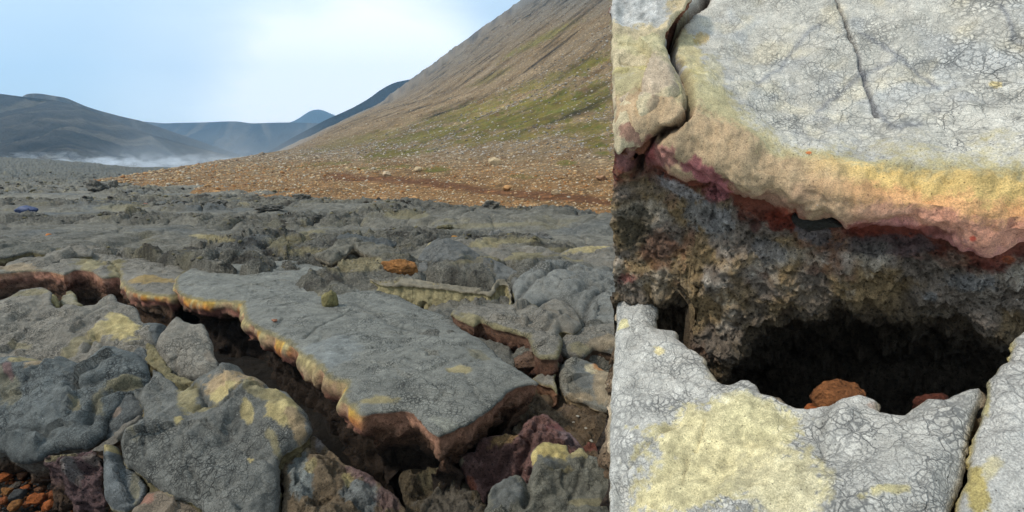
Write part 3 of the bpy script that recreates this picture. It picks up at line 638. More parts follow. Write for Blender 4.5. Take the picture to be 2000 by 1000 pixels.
block('lava_slab', 'long low grey lava slab at the left end of the fissure with pink and yellow broken edge', 'lava slab', S2, (200, 525), .0, T=1.0, bulge=.06, bw=.5, res=.022, side=(lin(165, 122, 104, KL), lin(130, 98, 80, KL), lin(90, 72, 56, KL)), jag=.012, lump=(.05, 1.2), under=.08, puffy=lambda x, y: sm(230, 245, x)*sm(520, 530, y)*.9+.25, seed=13,
      lst=[(180, 523, 45, 12, 0, OLIVE*1.15, .9), (225, 530, 20, 18, 0, OLIVE, .9), (290, 555, 45, 6, 0, YEL*.9, .6), (30, 527, 60, 6, 0, TAN*.9, .6)], creases=[([(237, 545), (232, 530), (210, 515)], .015, .05), ([(105, 487), (130, 505), (90, 520)], .04, .05)])
# near side of the fissure
block('lava_lobe', 'pale grey lava crust bank left of the fissure with a yellow sulphur patch', 'lava lobe', [(-120, 600), (0, 588), (30, 575), (42, 568), (85, 562), (102, 572), (100, 590), (112, 602), (160, 600), (185, 596), (200, 583), (222, 576), (232, 590), (265, 600), (272, 615), (280, 632), (310, 640), (322, 650), (300, 690), (270, 715), (200, 730), (120, 740), (0, 740), (-120, 740)],
      (150, 650), -.05, (-.05, -.28, 1), T=.6, bulge=.05, bw=.2, res=.0135, seed=15, side=(OLIVE*.8, BROWN, DARK), lst=[(240, 648, 34, 26, -20, SULF*1.1, 1.0), (200, 655, 30, 14, 20, SULF*.9, .8), (60, 575, 40, 8, 10, OLIVE, .7), (150, 680, 55, 10, 35, OLIVE*1.1, .7), (40, 680, 30, 8, 0, OLIVE, .6)], creases=[([(150, 645), (200, 600), (230, 590)], .03, .02), ([(0, 650), (60, 610), (100, 595)], .05, .03), ([(170, 690), (190, 665), (215, 690), (300, 680)], .02, .05)], lump=(.06, 1.8), base=GREY*1.08)
block('lava_chunk', 'small pale jagged chunk with olive stains perched on the bank at left', 'rock', [(118, 592), (128, 580), (130, 570), (138, 568), (150, 578), (153, 590), (165, 598), (150, 602), (125, 600)], (135, 590), .02, (-.1, -.5, 1), T=.09, bulge=.03, bw=.05, res=.009, seed=17, base=lin(140, 138, 122, KL), side=(OLIVE, OLIVE*.8, BROWN), crk=.3, jag=.01, edgecol=OLIVE)
block('lava_chunk', 'knobbly olive stained lump beside the pale jagged chunk', 'rock', [(96, 600), (100, 585), (108, 577), (114, 585), (118, 597), (110, 604)], (106, 592), .0, (-.1, -.4, 1), T=.09, bulge=.03, bw=.04, res=.009, seed=18, base=lin(150, 140, 100, KL), side=(OLIVE, OLIVE*.8, BROWN), crk=.3, jag=.01)
block('lava_lobe', 'large dark grey domed lava lobe at the lower left above the rusty pebbles', 'lava lobe', [(-120, 725), (0, 708), (40, 700), (100, 712), (125, 700), (165, 712), (200, 690), (225, 680), (270, 695), (290, 715), (292, 745), (285, 765), (255, 775), (235, 800), (212, 822), (207, 850), (190, 868), (170, 878), (120, 882), (95, 892), (80, 903), (45, 908), (25, 900), (0, 882), (-120, 860)],
      (130, 800), -.16, (-.10, -.5, 1), T=.45, bulge=.11, bw=.22, res=.0105, seed=19, base=lin(100, 106, 106, KL), side=(GREY*.8, BROWN, DARK), sd=(0, .35, -1), lst=[(30, 770, 30, 40, 0, OLIVE*.9, .5), (160, 805, 10, 18, 0, OLIVE*.8, .7), (60, 720, 30, 10, 25, SULF*.9, .8), (90, 722, 40, 9, 35, TAN, .8), (255, 760, 40, 10, 20, OLIVE, .7), (200, 800, 14, 30, 0, OLIVE*.8, .6), (38, 745, 12, 16, 0, PURP, .9), (70, 705, 30, 9, 15, SULF, .8)],
      creases=[([(155, 770), (150, 735), (175, 700)], .04, .06), ([(285, 755), (240, 770), (200, 790), (180, 830)], .035, .07), ([(60, 760), (100, 720), (140, 710)], .03, .03), ([(150, 775), (200, 760), (285, 740)], .03, .04), ([(0, 860), (60, 850), (110, 860)], .02, .02)], lump=(.055, 2.6), jag=.008)
block('lava_lobe', 'low dark blue grey facetted lobe sunk between the domed lobe and the central lobe', 'lava lobe', [(200, 800), (232, 772), (262, 758), (296, 742), (306, 770), (292, 812), (262, 842), (225, 862), (196, 868), (190, 835)], (250, 800), -.17, (-.1, -.55, 1), T=.3, bulge=.07, bw=.1, res=.0095, seed=190, base=DGREY*1.15, side=(OLIVE, BROWN, DARK), lst=[(262, 768, 34, 9, 20, OLIVE, .8), (232, 815, 14, 10, 0, lin(130, 116, 104, KL), .8)])
block('lava_lobe', 'small round dark blue grey lobe wedged against the olive gully', 'lava lobe', [(262, 690), (272, 680), (285, 684), (292, 700), (290, 712), (275, 712), (264, 702)], (277, 697), .0, (0, -.5, 1), T=.15, bulge=.05, bw=.07, res=.008, seed=20, base=DGREY, side=(OLIVE, BROWN, DARK))
block('lava_lobe', 'small dark knob lobe tucked in front of the rounded boulder by the fissure', 'lava lobe', [(278, 640), (300, 635), (325, 638), (318, 655), (310, 672), (292, 678), (283, 665)], (300, 655), -.02, (0, -.5, 1), T=.25, bulge=.05, bw=.09, res=.009, seed=21, base=DGREY*1.25, side=(OLIVE, BROWN, DARK))
block('lava_boulder', 'rounded light grey lava boulder standing at the brink of the fissure', 'boulder', [(308, 668), (322, 650), (335, 632), (350, 621), (362, 630), (378, 636), (398, 636), (408, 655), (416, 675), (418, 695), (428, 712), (430, 725), (410, 740), (370, 745), (330, 735), (312, 710), (306, 690)], (365, 690), .0, (.05, -.55, 1), T=.55, bulge=.09, bw=.16, res=.0095, seed=22, base=GREY*1.12, side=(BROWN, DARK, DARK), lst=[(415, 705, 12, 12, 0, lin(150, 140, 125, KL), .8)], creases=[([(350, 700), (345, 735), (330, 740)], .02, .02)])
block('lava_gully', 'olive yellow crumbling rock running down between the grey lobes', 'rock', [(288, 672), (300, 675), (318, 700), (340, 730), (380, 745), (395, 760), (380, 790), (355, 810), (335, 790), (320, 750), (300, 720), (285, 700)], (335, 740), -.09, (0, -.4, 1), T=.4, bulge=.02, bw=.1, res=.010, seed=23, base=OLIVE*1.1, side=(OLIVE, BROWN, DARK), crk=.15, topves=.35, lump=(.05, 7), jag=.012)
block('lava_lobe', 'big central grey lava lobe with bright yellow mud patches beside the fissure', 'lava lobe', [(300, 722), (330, 740), (350, 760), (360, 765), (385, 745), (420, 728), (440, 718), (470, 722), (485, 738), (515, 748), (530, 762), (560, 770), (580, 790), (600, 812), (608, 835), (610, 848), (590, 868), (560, 885), (545, 905), (548, 940), (545, 1000), (540, 1090), (420, 1090), (395, 1000), (370, 978), (335, 970), (300, 950), (270, 925), (245, 905), (238, 870), (262, 850), (285, 815), (270, 780), (262, 765), (290, 745)],
      (430, 870), -.14, (0, -.42, 1), T=.6, bulge=.09, bw=.16, res=.0105, seed=24, base=lin(108, 110, 106, KL), side=(OLIVE*.8, BROWN, DARK), lump=(.05, 2.2), jag=.009,
      lst=[(440, 770, 48, 28, 10, TAN*1.05, 1.0), (440, 790, 34, 14, 20, SULF*1.12, .9), (375, 785, 24, 34, 0, OLIVE*1.2, .95), (495, 757, 32, 12, -30, TAN, .9), (560, 820, 30, 44, 15, SULF*1.02, 1.0), (520, 790, 40, 14, -20, OLIVE*1.1, .8), (585, 845, 18, 26, 20, TAN*.95, .95), (358, 841, 7, 8, 0, SULF*1.1, 1.0), (499, 919, 9, 7, 0, SULF*1.15, 1.0), (490, 825, 10, 14, 0, SULF, .9), (540, 880, 12, 30, 20, OLIVE, .8), (400, 812, 30, 8, 0, OLIVE*1.1, .8), (270, 860, 12, 30, 20, OLIVE, .4)],
      creases=[([(385, 815), (405, 805), (400, 780), (380, 755)], .014, .035), ([(405, 805), (440, 812), (470, 790), (500, 770)], .013, .03), ([(290, 905), (295, 870), (310, 850)], .008, .015), ([(365, 925), (370, 890), (365, 860)], .008, .015), ([(395, 975), (390, 950), (375, 930)], .012, .025), ([(440, 880), (460, 850), (480, 820)], .05, .03), ([(300, 730), (275, 765), (262, 800)], .03, .04)])
block('lava_lobe', 'teardrop shaped blue grey lava lobe with a yellow tip at the bottom of the picture', 'lava lobe', [(202, 886), (210, 876), (228, 874), (240, 890), (250, 910), (275, 928), (290, 950), (285, 972), (268, 990), (245, 998), (220, 992), (206, 975), (204, 940), (206, 910)], (245, 940), -.28, (0, -.5, 1), T=.25, bulge=.07, bw=.1, res=.0085, seed=26, base=lin(104, 110, 112, KL), side=(OLIVE, OLIVE*.7, BROWN), lst=[(225, 888, 18, 16, 0, SULF, .95), (268, 960, 10, 30, 0, OLIVE, .5)], lump=(.03, 4))
block('lava_chunk', 'broken purple brown chunk riddled with gas holes under the big domed lobe', 'rock', [(85, 895), (100, 888), (130, 890), (160, 882), (195, 880), (200, 905), (204, 940), (208, 985), (180, 992), (165, 980), (148, 985), (130, 965), (126, 935), (110, 915), (92, 912)], (160, 930), -.30, (.05, -.7, 1), T=.3, bulge=.05, bw=.08, res=.008, seed=27, base=PURP*.85, side=(PURP*.7, BROWN, DARK), crk=.1, topves=1.0, lump=(.09, 6), jag=.012, lst=[(120, 895, 34, 10, 10, OLIVE*1.1, .8), (150, 925, 14, 24, 20, lin(140, 136, 132, KL), .7), (185, 900, 16, 10, 0, lin(150, 140, 130, KL), .6)])
block('lava_chunk', 'thin broken grey plate wedged aslant between two lobes', 'rock', [(178, 880), (205, 862), (235, 842), (262, 826), (280, 815), (285, 820), (262, 840), (235, 860), (215, 870), (200, 880)], (225, 856), -.13, (0, -.45, 1), T=.06, bulge=.015, bw=.03, res=.007, seed=28, base=lin(112, 108, 100, KL), side=(BROWN, BROWN, DARK), crk=.3)
block('lava_lobe', 'tan and grey cracked lobe cut by the bottom edge left of the central lobe', 'lava lobe', [(272, 990), (290, 965), (315, 960), (345, 966), (370, 978), (392, 998), (400, 1090), (250, 1090), (258, 1005)], (330, 995), -.36, (0, -.4, 1), T=.2, bulge=.05, bw=.08, res=.008, seed=29, base=lin(128, 118, 104, KL), side=(OLIVE, BROWN, DARK), lst=[(290, 985, 20, 14, 0, PINK, .6), (350, 980, 25, 8, 0, OLIVE, .6)])
block('lava_crust', 'brown and grey crust strip with a chalky grey blotch right of the central lobe', 'lava crust', [(545, 1090), (550, 1000), (552, 930), (556, 900), (580, 880), (600, 866), (612, 852), (630, 862), (650, 885), (668, 905), (690, 915), (720, 928), (745, 945), (765, 965), (785, 985), (800, 1010), (810, 1090)], (640, 950), -.33, (.15, -.3, 1), T=.4, bulge=.05, bw=.12, res=.0095, seed=31, base=lin(118, 104, 84, KL), side=(PURP*.8, BROWN, DARK), crk=.5, topves=.5, lump=(.07, 4), jag=.012,
      lst=[(588, 940, 22, 60, 8, lin(128, 134, 132, KL), 1.0), (705, 975, 34, 30, 0, lin(118, 124, 124, KL), .9), (680, 937, 12, 20, -20, SULF, .9), (605, 925, 12, 16, 0, SULF*.9, .8), (700, 930, 40, 14, -30, PURP*1.1, .8), (760, 980, 24, 30, 0, PURP, .7), (625, 870, 12, 14, 0, lin(125, 120, 120, KL), .7)])
block('lava_chunk', 'dark brown rubbly block on the fissure floor under the slab tip', 'rock', [(778, 935), (785, 920), (815, 915), (850, 916), (885, 912), (905, 925), (925, 950), (950, 985), (960, 1090), (800, 1090), (790, 985)], (860, 960), -.46, (0, -.25, 1), T=.2, bulge=.04, bw=.1, res=.0095, seed=33, base=lin(92, 82, 64, KL), side=(BROWN, DARK, DARK), crk=.3, topves=.7, lump=(.08, 5), lst=[(870, 990, 60, 30, 0, lin(104, 100, 92, KL), .7), (850, 940, 30, 12, 0, OLIVE*.6, .6)])
block('lava_chunk', 'purple red rock full of gas holes leaning up at the lower right', 'rock', [(895, 905), (900, 895), (918, 885), (930, 880), (938, 862), (960, 852), (985, 848), (1005, 852), (1018, 840), (1025, 822), (1045, 812), (1062, 810), (1075, 818), (1095, 828), (1108, 845), (1125, 860), (1145, 885), (1140, 910), (1090, 915), (1040, 940), (1000, 955), (960, 960), (945, 985), (930, 965), (915, 950), (905, 925)], (1010, 890), -.27, (-.1, -.75, 1), T=.35, bulge=.07, bw=.12, res=.009, seed=35, base=lin(128, 98, 92, KL), side=(PURP*.7, BROWN*.8, DARK), crk=.1, topves=.75, lump=(.10, 4.5), jag=.014,
      lst=[(985, 870, 30, 16, 20, lin(170, 140, 95, KL), .9), (1110, 862, 26, 22, 0, lin(140, 124, 126, KL), .7), (1080, 840, 24, 12, 0, lin(120, 78, 78, KL), .7), (925, 905, 16, 14, 0, lin(150, 120, 115, KL), .7), (900, 908, 8, 10, 0, lin(175, 165, 140, KL), .9), (920, 950, 10, 20, 20, RUST, .6)], creases=[([(1010, 940), (1040, 870), (1050, 820)], .025, .06), ([(950, 945), (1000, 900), (1035, 870)], .03, .05)])
block('lava_crust', 'grey mottled crust with yellowish blotches filling the lower right corner of the rubble', 'lava crust', [(945, 1090), (952, 980), (958, 955), (985, 938), (1010, 930), (1030, 938), (1040, 915), (1036, 895), (1045, 880), (1060, 866), (1085, 868), (1105, 872), (1112, 888), (1125, 880), (1140, 876), (1148, 888), (1160, 895), (1186, 892), (1300, 895), (1420, 920), (1420, 1090)], (1080, 950), -.22, (-.05, -.5, 1), T=.4, bulge=.06, bw=.12, res=.009, seed=37, base=lin(112, 112, 102, KL), side=(PURP, BROWN, DARK), crk=.9, lump=(.06, 3.5), jag=.012,
      lst=[(1075, 888, 32, 22, -20, lin(172, 158, 105, KL), .95), (1042, 900, 8, 14, 0, lin(205, 190, 130, KL), .9), (1128, 892, 20, 12, 0, lin(160, 148, 105, KL), .8), (1095, 925, 26, 8, 0, OLIVE, .7), (1080, 915, 22, 12, 0, DGREY, .8), (990, 960, 34, 40, 0, DGREY*1.15, .8), (1150, 985, 40, 10, 0, OLIVE, .7)], creases=[([(1030, 940), (1035, 970), (1025, 1000)], .02, .05), ([(1100, 1000), (1140, 930), (1150, 895)], .012, .012)])
block('lava_crust', 'brown gritty rubble slope strewn with pale pebbles behind the purple rock', 'lava crust', [(1040, 770), (1055, 752), (1075, 758), (1090, 772), (1130, 790), (1186, 812), (1420, 860), (1420, 960), (1186, 930), (1150, 900), (1110, 870), (1060, 860), (1020, 860), (1000, 840)], (1120, 840), -.33, (-.1, -.25, 1), T=.4, bulge=.03, bw=.1, res=.011, seed=39, base=lin(112, 96, 76, KL), side=(BROWN, BROWN, DARK), crk=.1, topves=.6, lump=(.08, 4), jag=.012, lst=[(1170, 880, 40, 12, 0, lin(120, 70, 60, KL), .8), (1075, 770, 20, 14, 0, RUST, .8), (1110, 800, 24, 12, 20, lin(130, 115, 100, KL), .6)])
block('lava_block', 'squat grey and cream block split by a dark crack at the right', 'rock', [(1093, 722), (1102, 708), (1120, 702), (1140, 706), (1165, 715), (1186, 728), (1420, 790), (1420, 850), (1186, 806), (1150, 792), (1115, 782), (1098, 770), (1092, 745)], (1140, 750), -.12, (-.05, -.45, 1), T=.4, bulge=.06, bw=.1, res=.010, seed=41, base=lin(124, 122, 112, KL), side=(TAN*.8, BROWN, DARK), lst=[(1145, 740, 24, 26, 0, DGREY*1.3, .7), (1155, 728, 12, 8, 0, lin(190, 180, 150, KL), .8), (1180, 755, 20, 40, 0, TAN, .6), (1180, 722, 20, 8, 0, ORANGE*.8, .7), (1130, 780, 30, 8, 0, TAN, .6)])
block('lava_chunk', 'slim grey wedge of crust left of the dark crack', 'rock', [(1040, 742), (1060, 728), (1080, 715), (1092, 708), (1090, 722), (1084, 740), (1090, 770), (1075, 756), (1055, 750)], (1070, 738), -.09, (-.05, -.4, 1), T=.35, bulge=.03, bw=.06, res=.010, seed=42, base=GREY, side=(lin(120, 90, 70, KL), BROWN, DARK), edgecol=OLIVE, rimp=.02)
block('lava_lobe', 'brown sided overhanging lobe at the right edge above the split block', 'lava lobe', [(1088, 690), (1092, 672), (1105, 655), (1130, 645), (1160, 640), (1186, 635), (1420, 640), (1420, 740), (1186, 690), (1160, 685), (1140, 700), (1110, 698)], (1140, 670), .04, (0, -.22, 1), T=.3, bulge=.07, bw=.15, res=.012, seed=43, base=GREY*.95, side=(BROWN, BROWN, DARK), lst=[(1130, 690, 20, 10, 0, OLIVE, .7), (1186, 680, 40, 8, 0, TAN, .5)])
stone('lava_lump', 'round shell like brown knob of lava at the end of the narrow trench', 'rock', on_z(1062, 712, -.10), (.24, .22, .22), 61, lin(122, 110, 96, KL), sub=5, ves=.3, crk=.4, cuts=3, rough=.2)
stone('lava_lump', 'smaller reddish brown lump left of the shell like knob', 'rock', on_z(1035, 728, -.14), (.26, .22, .20), 62, lin(112, 90, 74, KL), sub=5, ves=.6, crk=.2, cuts=3, rough=.2)
# beyond the slab
block('lava_crust', 'grey crust bank with a dark red broken face along the narrow trench', 'lava crust', [(880, 615), (900, 600), (960, 596), (1000, 600), (1010, 590), (1050, 600), (1080, 640), (1100, 665), (1090, 700), (1055, 700), (1042, 690), (1030, 660), (1000, 650), (965, 642), (940, 630), (925, 638)], (1020, 640), .12, (0, -.08, 1), T=.5, bulge=.06, bw=.2, res=.015, seed=45, base=GREY, side=(lin(104, 78, 62, KL), lin(84, 58, 46, KL), DARK), under=.05, lst=[(925, 628, 30, 8, -25, OLIVE, .9), (975, 645, 30, 6, -20, OLIVE*.9, .9)], edgecol=OLIVE*.9, rimp=.05)
block('lava_ridge', 'curled crust ridge with an olive yellow underside and scalloped lip', 'lava crust', [(720, 545), (745, 548), (790, 545), (830, 548), (880, 556), (930, 562), (955, 572), (968, 552), (985, 545), (995, 560), (1000, 590), (985, 612), (998, 590), (990, 558), (975, 556), (960, 578), (925, 572), (870, 566), (800, 560), (750, 558)], (880, 562), .17, (0, -.2, 1), T=.22, bulge=.025, bw=.05, res=.012, seed=47, base=lin(128, 122, 106, KL), side=(OLIVE*1.15, OLIVE*1.0, OLIVE*.9), sidev=.35, under=-.10, crk=.4, jag=.014)
def lobe(lab, out, at, z, seed, **k):
    kw = dict(normal=(0, -.12, 1), T=.25, bulge=.14, bw=.4, res=.018, base=GREY*.95, side=(OLIVE*.8, BROWN, DARK), lump=(.06, 2.0)); kw.update(k)
    return block('lava_lobe', lab, 'lava lobe', out, at, z, seed=seed, **kw)
lobe('small capped grey dome of lava left of the right edge lobes', [(1040, 640), (1042, 615), (1058, 598), (1090, 592), (1115, 602), (1132, 622), (1136, 640), (1120, 652), (1095, 648), (1085, 668), (1060, 665)], (1088, 630), .14, 51, res=.012, bw=.2, bulge=.09, creases=[([(1070, 650), (1100, 625), (1136, 632)], .03, .04)])
lobe('large swollen grey lobe with sagging folds at the right edge', [(1000, 560), (1020, 540), (1050, 528), (1085, 520), (1130, 528), (1186, 540), (1420, 560), (1420, 680), (1186, 640), (1150, 650), (1138, 625), (1110, 595), (1070, 590), (1040, 605), (1010, 595)], (1110, 575), .16, 52, base=lin(120, 122, 118, KL), creases=[([(1012, 590), (1040, 560), (1080, 545), (1110, 540)], .05, .08), ([(1186, 580), (1150, 600), (1140, 625)], .05, .07), ([(1120, 600), (1150, 570), (1200, 560)], .06, .05)], res=.016)
lobe('smooth dark grey ramp shaped lobe behind the rusty stone', [(808, 522), (822, 500), (835, 480), (860, 472), (900, 478), (940, 500), (985, 520), (1020, 540), (1010, 560), (990, 550), (960, 558), (900, 552), (850, 545), (815, 535)], (900, 520), .22, 53, base=lin(104, 106, 104, KL), normal=(-.05, -.3, 1), lst=[(830, 483, 14, 5, 0, SULF, .9), (925, 520, 26, 14, 0, OLIVE*.9, .4)], creases=[([(900, 540), (930, 505), (960, 500)], .08, .06)])
lobe('flat grey lobe with pale seams behind the ramp shaped lobe', [(870, 478), (940, 470), (1020, 478), (1080, 492), (1130, 510), (1110, 524), (1060, 524), (1010, 536), (960, 510), (910, 490)], (1000, 500), .10, 54, bulge=.08, lst=[(980, 480, 60, 5, 5, OLIVE, .8)], res=.025)
lobe('low grey swell at the right edge crossed by an olive seam', [(1090, 500), (1140, 482), (1186, 478), (1420, 490), (1420, 560), (1186, 538), (1130, 522)], (1150, 505), .14, 55, bulge=.09, lst=[(1150, 495, 50, 6, 5, SULF*.9, .8)], res=.025)
lobe('rope like grey tube of lava with a black gap beneath', [(950, 462), (965, 455), (1000, 458), (1040, 460), (1060, 458), (1080, 464), (1040, 470), (1000, 468), (965, 468)], (1010, 463), .16, 56, bulge=.07, bw=.15, T=.12, res=.02, base=lin(116, 116, 112, KL))
lobe('arched broken crust rim over a sandy hollow', [(612, 500), (640, 488), (660, 475), (690, 468), (720, 478), (760, 485), (782, 492), (780, 506), (755, 508), (720, 500), (690, 486), (672, 500), (650, 512), (630, 508)], (700, 490), .22, 57, bulge=.06, bw=.1, T=.14, res=.018, base=lin(110, 108, 98, KL), side=(lin(150, 142, 125, KL), BROWN, DARK), jag=.02)
lobe('dark rolled lip of crust behind the sandy hollow', [(655, 470), (690, 462), (740, 468), (775, 474), (765, 486), (720, 482), (680, 474)], (715, 474), .26, 58, bulge=.07, bw=.12, T=.16, res=.02, base=DGREY)
lobe('upturned jagged grey slab edge over a dark hollow at the far left', [(-80, 486), (0, 478), (30, 474), (60, 475), (95, 480), (112, 492), (100, 500), (60, 492), (30, 500), (0, 505), (-80, 505)], (30, 488), .15, 59, bulge=.06, bw=.15, T=.3, res=.022, base=lin(108, 108, 100, KL), jag=.02)
lobe('long pale grey ridge of crust at left behind the fissure', [(60, 520), (85, 506), (120, 494), (160, 486), (182, 492), (180, 500), (150, 502), (120, 512), (90, 522)], (120, 505), .10, 60, bulge=.09, bw=.15, T=.2, res=.02)
# loose stones -----------------------------------------------------
def rest(px, py, z): return on_z(px, py, z)
stone('rusty_stone', 'rusty orange stone lying on the grey lava behind the slab', 'stone', rest(782, 541, .14), (.45, .26, .24), 71, lin(164, 116, 68, KL), rot=12, tilt=-9, sub=5, cuts=5, rough=.2, ves=.45, crk=0, sink=.05)
stone('rusty_stone', 'tiny orange crumb just left of the rusty orange stone', 'stone', rest(754, 547, .13), (.10, .07, .06), 72, lin(180, 115, 60, KL), sink=.1)
stone('lava_lump', 'yellow olive knob poking up from the middle of the smooth slab', 'rock', rest(645, 602, .08), (.17, .17, .26), 73, lin(128, 122, 82, KL), sub=5, cuts=3, ves=.2, crk=.6, sink=.45)
for k, (x, y, z, s_, cl, lb) in enumerate([(95, 463, .06, .16, (200, 125, 60), 'small orange stone on the grey lava at far left'), (283, 402, .1, .22, (190, 105, 75), 'small pinkish red stone in the middle distance of the lava'), (888, 467, .12, .16, (190, 140, 70), 'small tan orange stone beyond the dark ramp shaped lobe'), (536, 628, .11, .06, (170, 120, 95), 'tiny pinkish pebble on the slab above the orange rim'),
      (810, 452, .1, .14, (180, 165, 120), 'small pale stone beyond the sandy hollow')]):
    stone('stone', lb, 'stone', rest(x, y, z), (s_, s_*.8, s_*.55), 80+k, lin(*cl, KL), sub=4)
FL = -.66
for k, (x, y, z, s_, cl, lb) in enumerate([(715, 900, -.62, .13, (130, 80, 42), 'brown angular stone deep in the fissure'), (737, 915, -.62, .07, (165, 92, 40), 'rounded orange stone next to the brown stone in the fissure'), (610, 825, -.5, .09, (150, 75, 35), 'dark orange stone in the fissure beside the yellow lobe'), (622, 838, -.52, .12, (120, 75, 42), 'brown stone below the dark orange one beside the yellow lobe'), (861, 931, -.40, .05, (165, 100, 50), 'little orange stone on the rubble under the slab tip')]):
    stone('fissure_stone', lb, 'stone', rest(x, y, z-(.28 if y < 925 else 0)), (s_*1.15, s_, s_*.9), 90+k, lin(*cl, KL), sub=4, cuts=9, sink=.15)
rng = np.random.RandomState(9)
for k, (x, y, s_) in enumerate([(1114, 790, .028), (1120, 826, .024), (1155, 863, .03), (1144, 838, .026), (1128, 815, .03), (1127, 806, .022), (1140, 800, .025)]):
    stone('pale_pebble', 'pale pebble lying on the brown gritty rubble slope', 'pebble', rest(x, y, -.27), (s_, s_*.8, s_*.6), 110+k, lin(185, 180, 165, KL), sub=2, group='pale pebbles on the rubble slope', sink=.0)
pc = [(165, 95, 48), (140, 82, 45), (115, 80, 55), (150, 105, 60), (90, 84, 76), (78, 80, 80), (125, 75, 42)]
nm = ['orange', 'rust brown', 'dark brown', 'tan', 'grey brown', 'dark grey', 'deep rust']
def rowname(x, y):
    b_ = lambda v: 0 if v < 950 else 1 if v < 980 else 2
    row = sorted(p_[0] for p_ in spots if b_(p_[1]) == b_(y)); i = row.index(x)
    return ['first', 'second', 'third', 'fourth', 'fifth', 'sixth', 'seventh', 'eighth', 'ninth'][i]+' from the left in the '+['back', 'middle', 'front'][b_(y)]+' row'
spots = [(12, 938, .075, 0), (45, 935, .06, 2), (15, 965, .07, 3), (32, 955, .06, 4), (35, 975, .085, 5), (70, 985, .09, 0), (110, 975, .08, 1), (30, 995, .07, 3), (5, 985, .06, 1), (95, 995, .07, 0), (130, 990, .08, 3), (150, 998, .07, 0), (165, 1005, .06, 1), (38, 920, .035, 0), (50, 958, .05, 0), (80, 960, .055, 2), (12, 912, .05, 6), (90, 975, .05, 6), (55, 990, .05, 6), (100, 955, .045, 4), (120, 960, .04, 1)]
for k, (x, y, s_, ci) in enumerate(spots):
    stone('rubble_stone', nm[ci]+' stone, '+rowname(x, y)+' of the rusty pile', 'stone', rest(x, y, -.62), (s_*1.25, s_*1.05, s_), 130+k, lin(*pc[ci], KL), rot=rng.uniform(0, 360), sub=4, group='rusty stones piled at the bottom left', cuts=10, ves=.3, sink=.1)
gp = rng.uniform(0, 1, (1500, 2))*np.array([340, 180])+np.array([-120, 890]); gq = on_z(gp[:, 0], gp[:, 1], -.64); gs = rng.uniform(.012, .04, len(gq))
scatter('gravel', gq, gs, np.array([lin(*pc[i], KL*.8) for i in rng.randint(0, 7, len(gq))]), M_STONE, 8, 'rusty brown gravel between the stones at the bottom left')
# larger rocks on the hill
def hill_at(px_, py_):
    r = ray(px_, py_); t = np.linspace(12, 300, 3000); Q = CAM+r*t[:, None]; z = hill_full(Q[:, 0], Q[:, 1]); i = np.argmax(Q[:, 2] < z); return Q[i] if Q[i, 2] < z[i] else None
big = [(1085, 380, .75, .4, 'largest pale boulder at the foot of the hill near the dirt path', (190, 165, 130)), (967, 322, .9, .6, 'blocky pale boulder alone on the gravel below the grass', (200, 180, 145)), (756, 345, .55, .4, 'pale boulder pair member at the left start of the dirt path', (205, 185, 155)), (818, 335, .6, .4, 'pale boulder beside the small grass patch on the lower slope', (195, 175, 140)), (990, 372, .7, .4, 'tan boulder cluster rock above the dirt path', (195, 150, 100)), (1175, 352, .8, .4, 'brown boulder by the ash grey patch at the right of the slope', (165, 130, 100)), (513, 302, .28, .2, 'lone grey rock on the crest of the low brown rise', (150, 140, 125))]
for k, (x, y, s_, h_, lb, cl) in enumerate(big):
    q = hill_at(x, y)
    if q is not None: f_ = 30*np.linalg.norm(q-CAM)/F0; stone('hill_boulder', lb, 'boulder', q, (s_*f_, s_*.8*f_, h_*f_), 170+k, lin(*cl, KL), sub=4, cuts=9)
for k in range(110):
    x = rng.uniform(190, 1186); y = np.interp(x, [190, 450, 680, 940, 1186], [358, 376, 398, 411, 411])-rng.uniform(0, 1)**1.5*np.interp(x, [190, 1186], [10, 130])-3
    q = hill_at(x, y)
    if q is None or lava_z(q[:1], q[1:2])[0][0] > q[2]: continue
    s_ = rng.uniform(4, 10)*np.linalg.norm(q-CAM)/F0
    stone('hill_stone', 'pale tan stone lying among the gravel of the brown hillside', 'stone', q, (s_, s_*.8, s_*.55), 200+k, pal[rng.randint(0, 4)]*.95, rot=rng.uniform(0, 360), sub=2, group='stones strewn over the hillside', cuts=8)
for k in range(0):                                           # broken plates sticking up from the lava field
    x = rng.uniform(-20, 1180); y = np.interp(rng.uniform(0, 1)**.8, [0, 1], [345, 470])
    if y < np.interp(x, [180, 450, 680, 940, 1186], [375, 392, 412, 425, 425]) and x > 150: continue
    q = on_z(x, y, .05); lz = lava_z(q[:1], q[1:2])[0][0]; q[2] = lz
    s_ = rng.uniform(.25, .55)*max(1, q[1]/16)**.6
    stone('lava_fragment', 'rough dark plate of broken crust sticking out of the lava field', 'rock', q, (s_*1.5, s_*.8, s_*.38), 330+k, [GREY*.7, OLIVE*.7, DARK*1.2, GREY*.9][rng.randint(0, 4)], rot=rng.uniform(-30, 30), tilt=rng.uniform(-15, 15), sub=4, group='broken crust plates on the lava field', cuts=9, rough=.25, ves=.8, sink=.5)
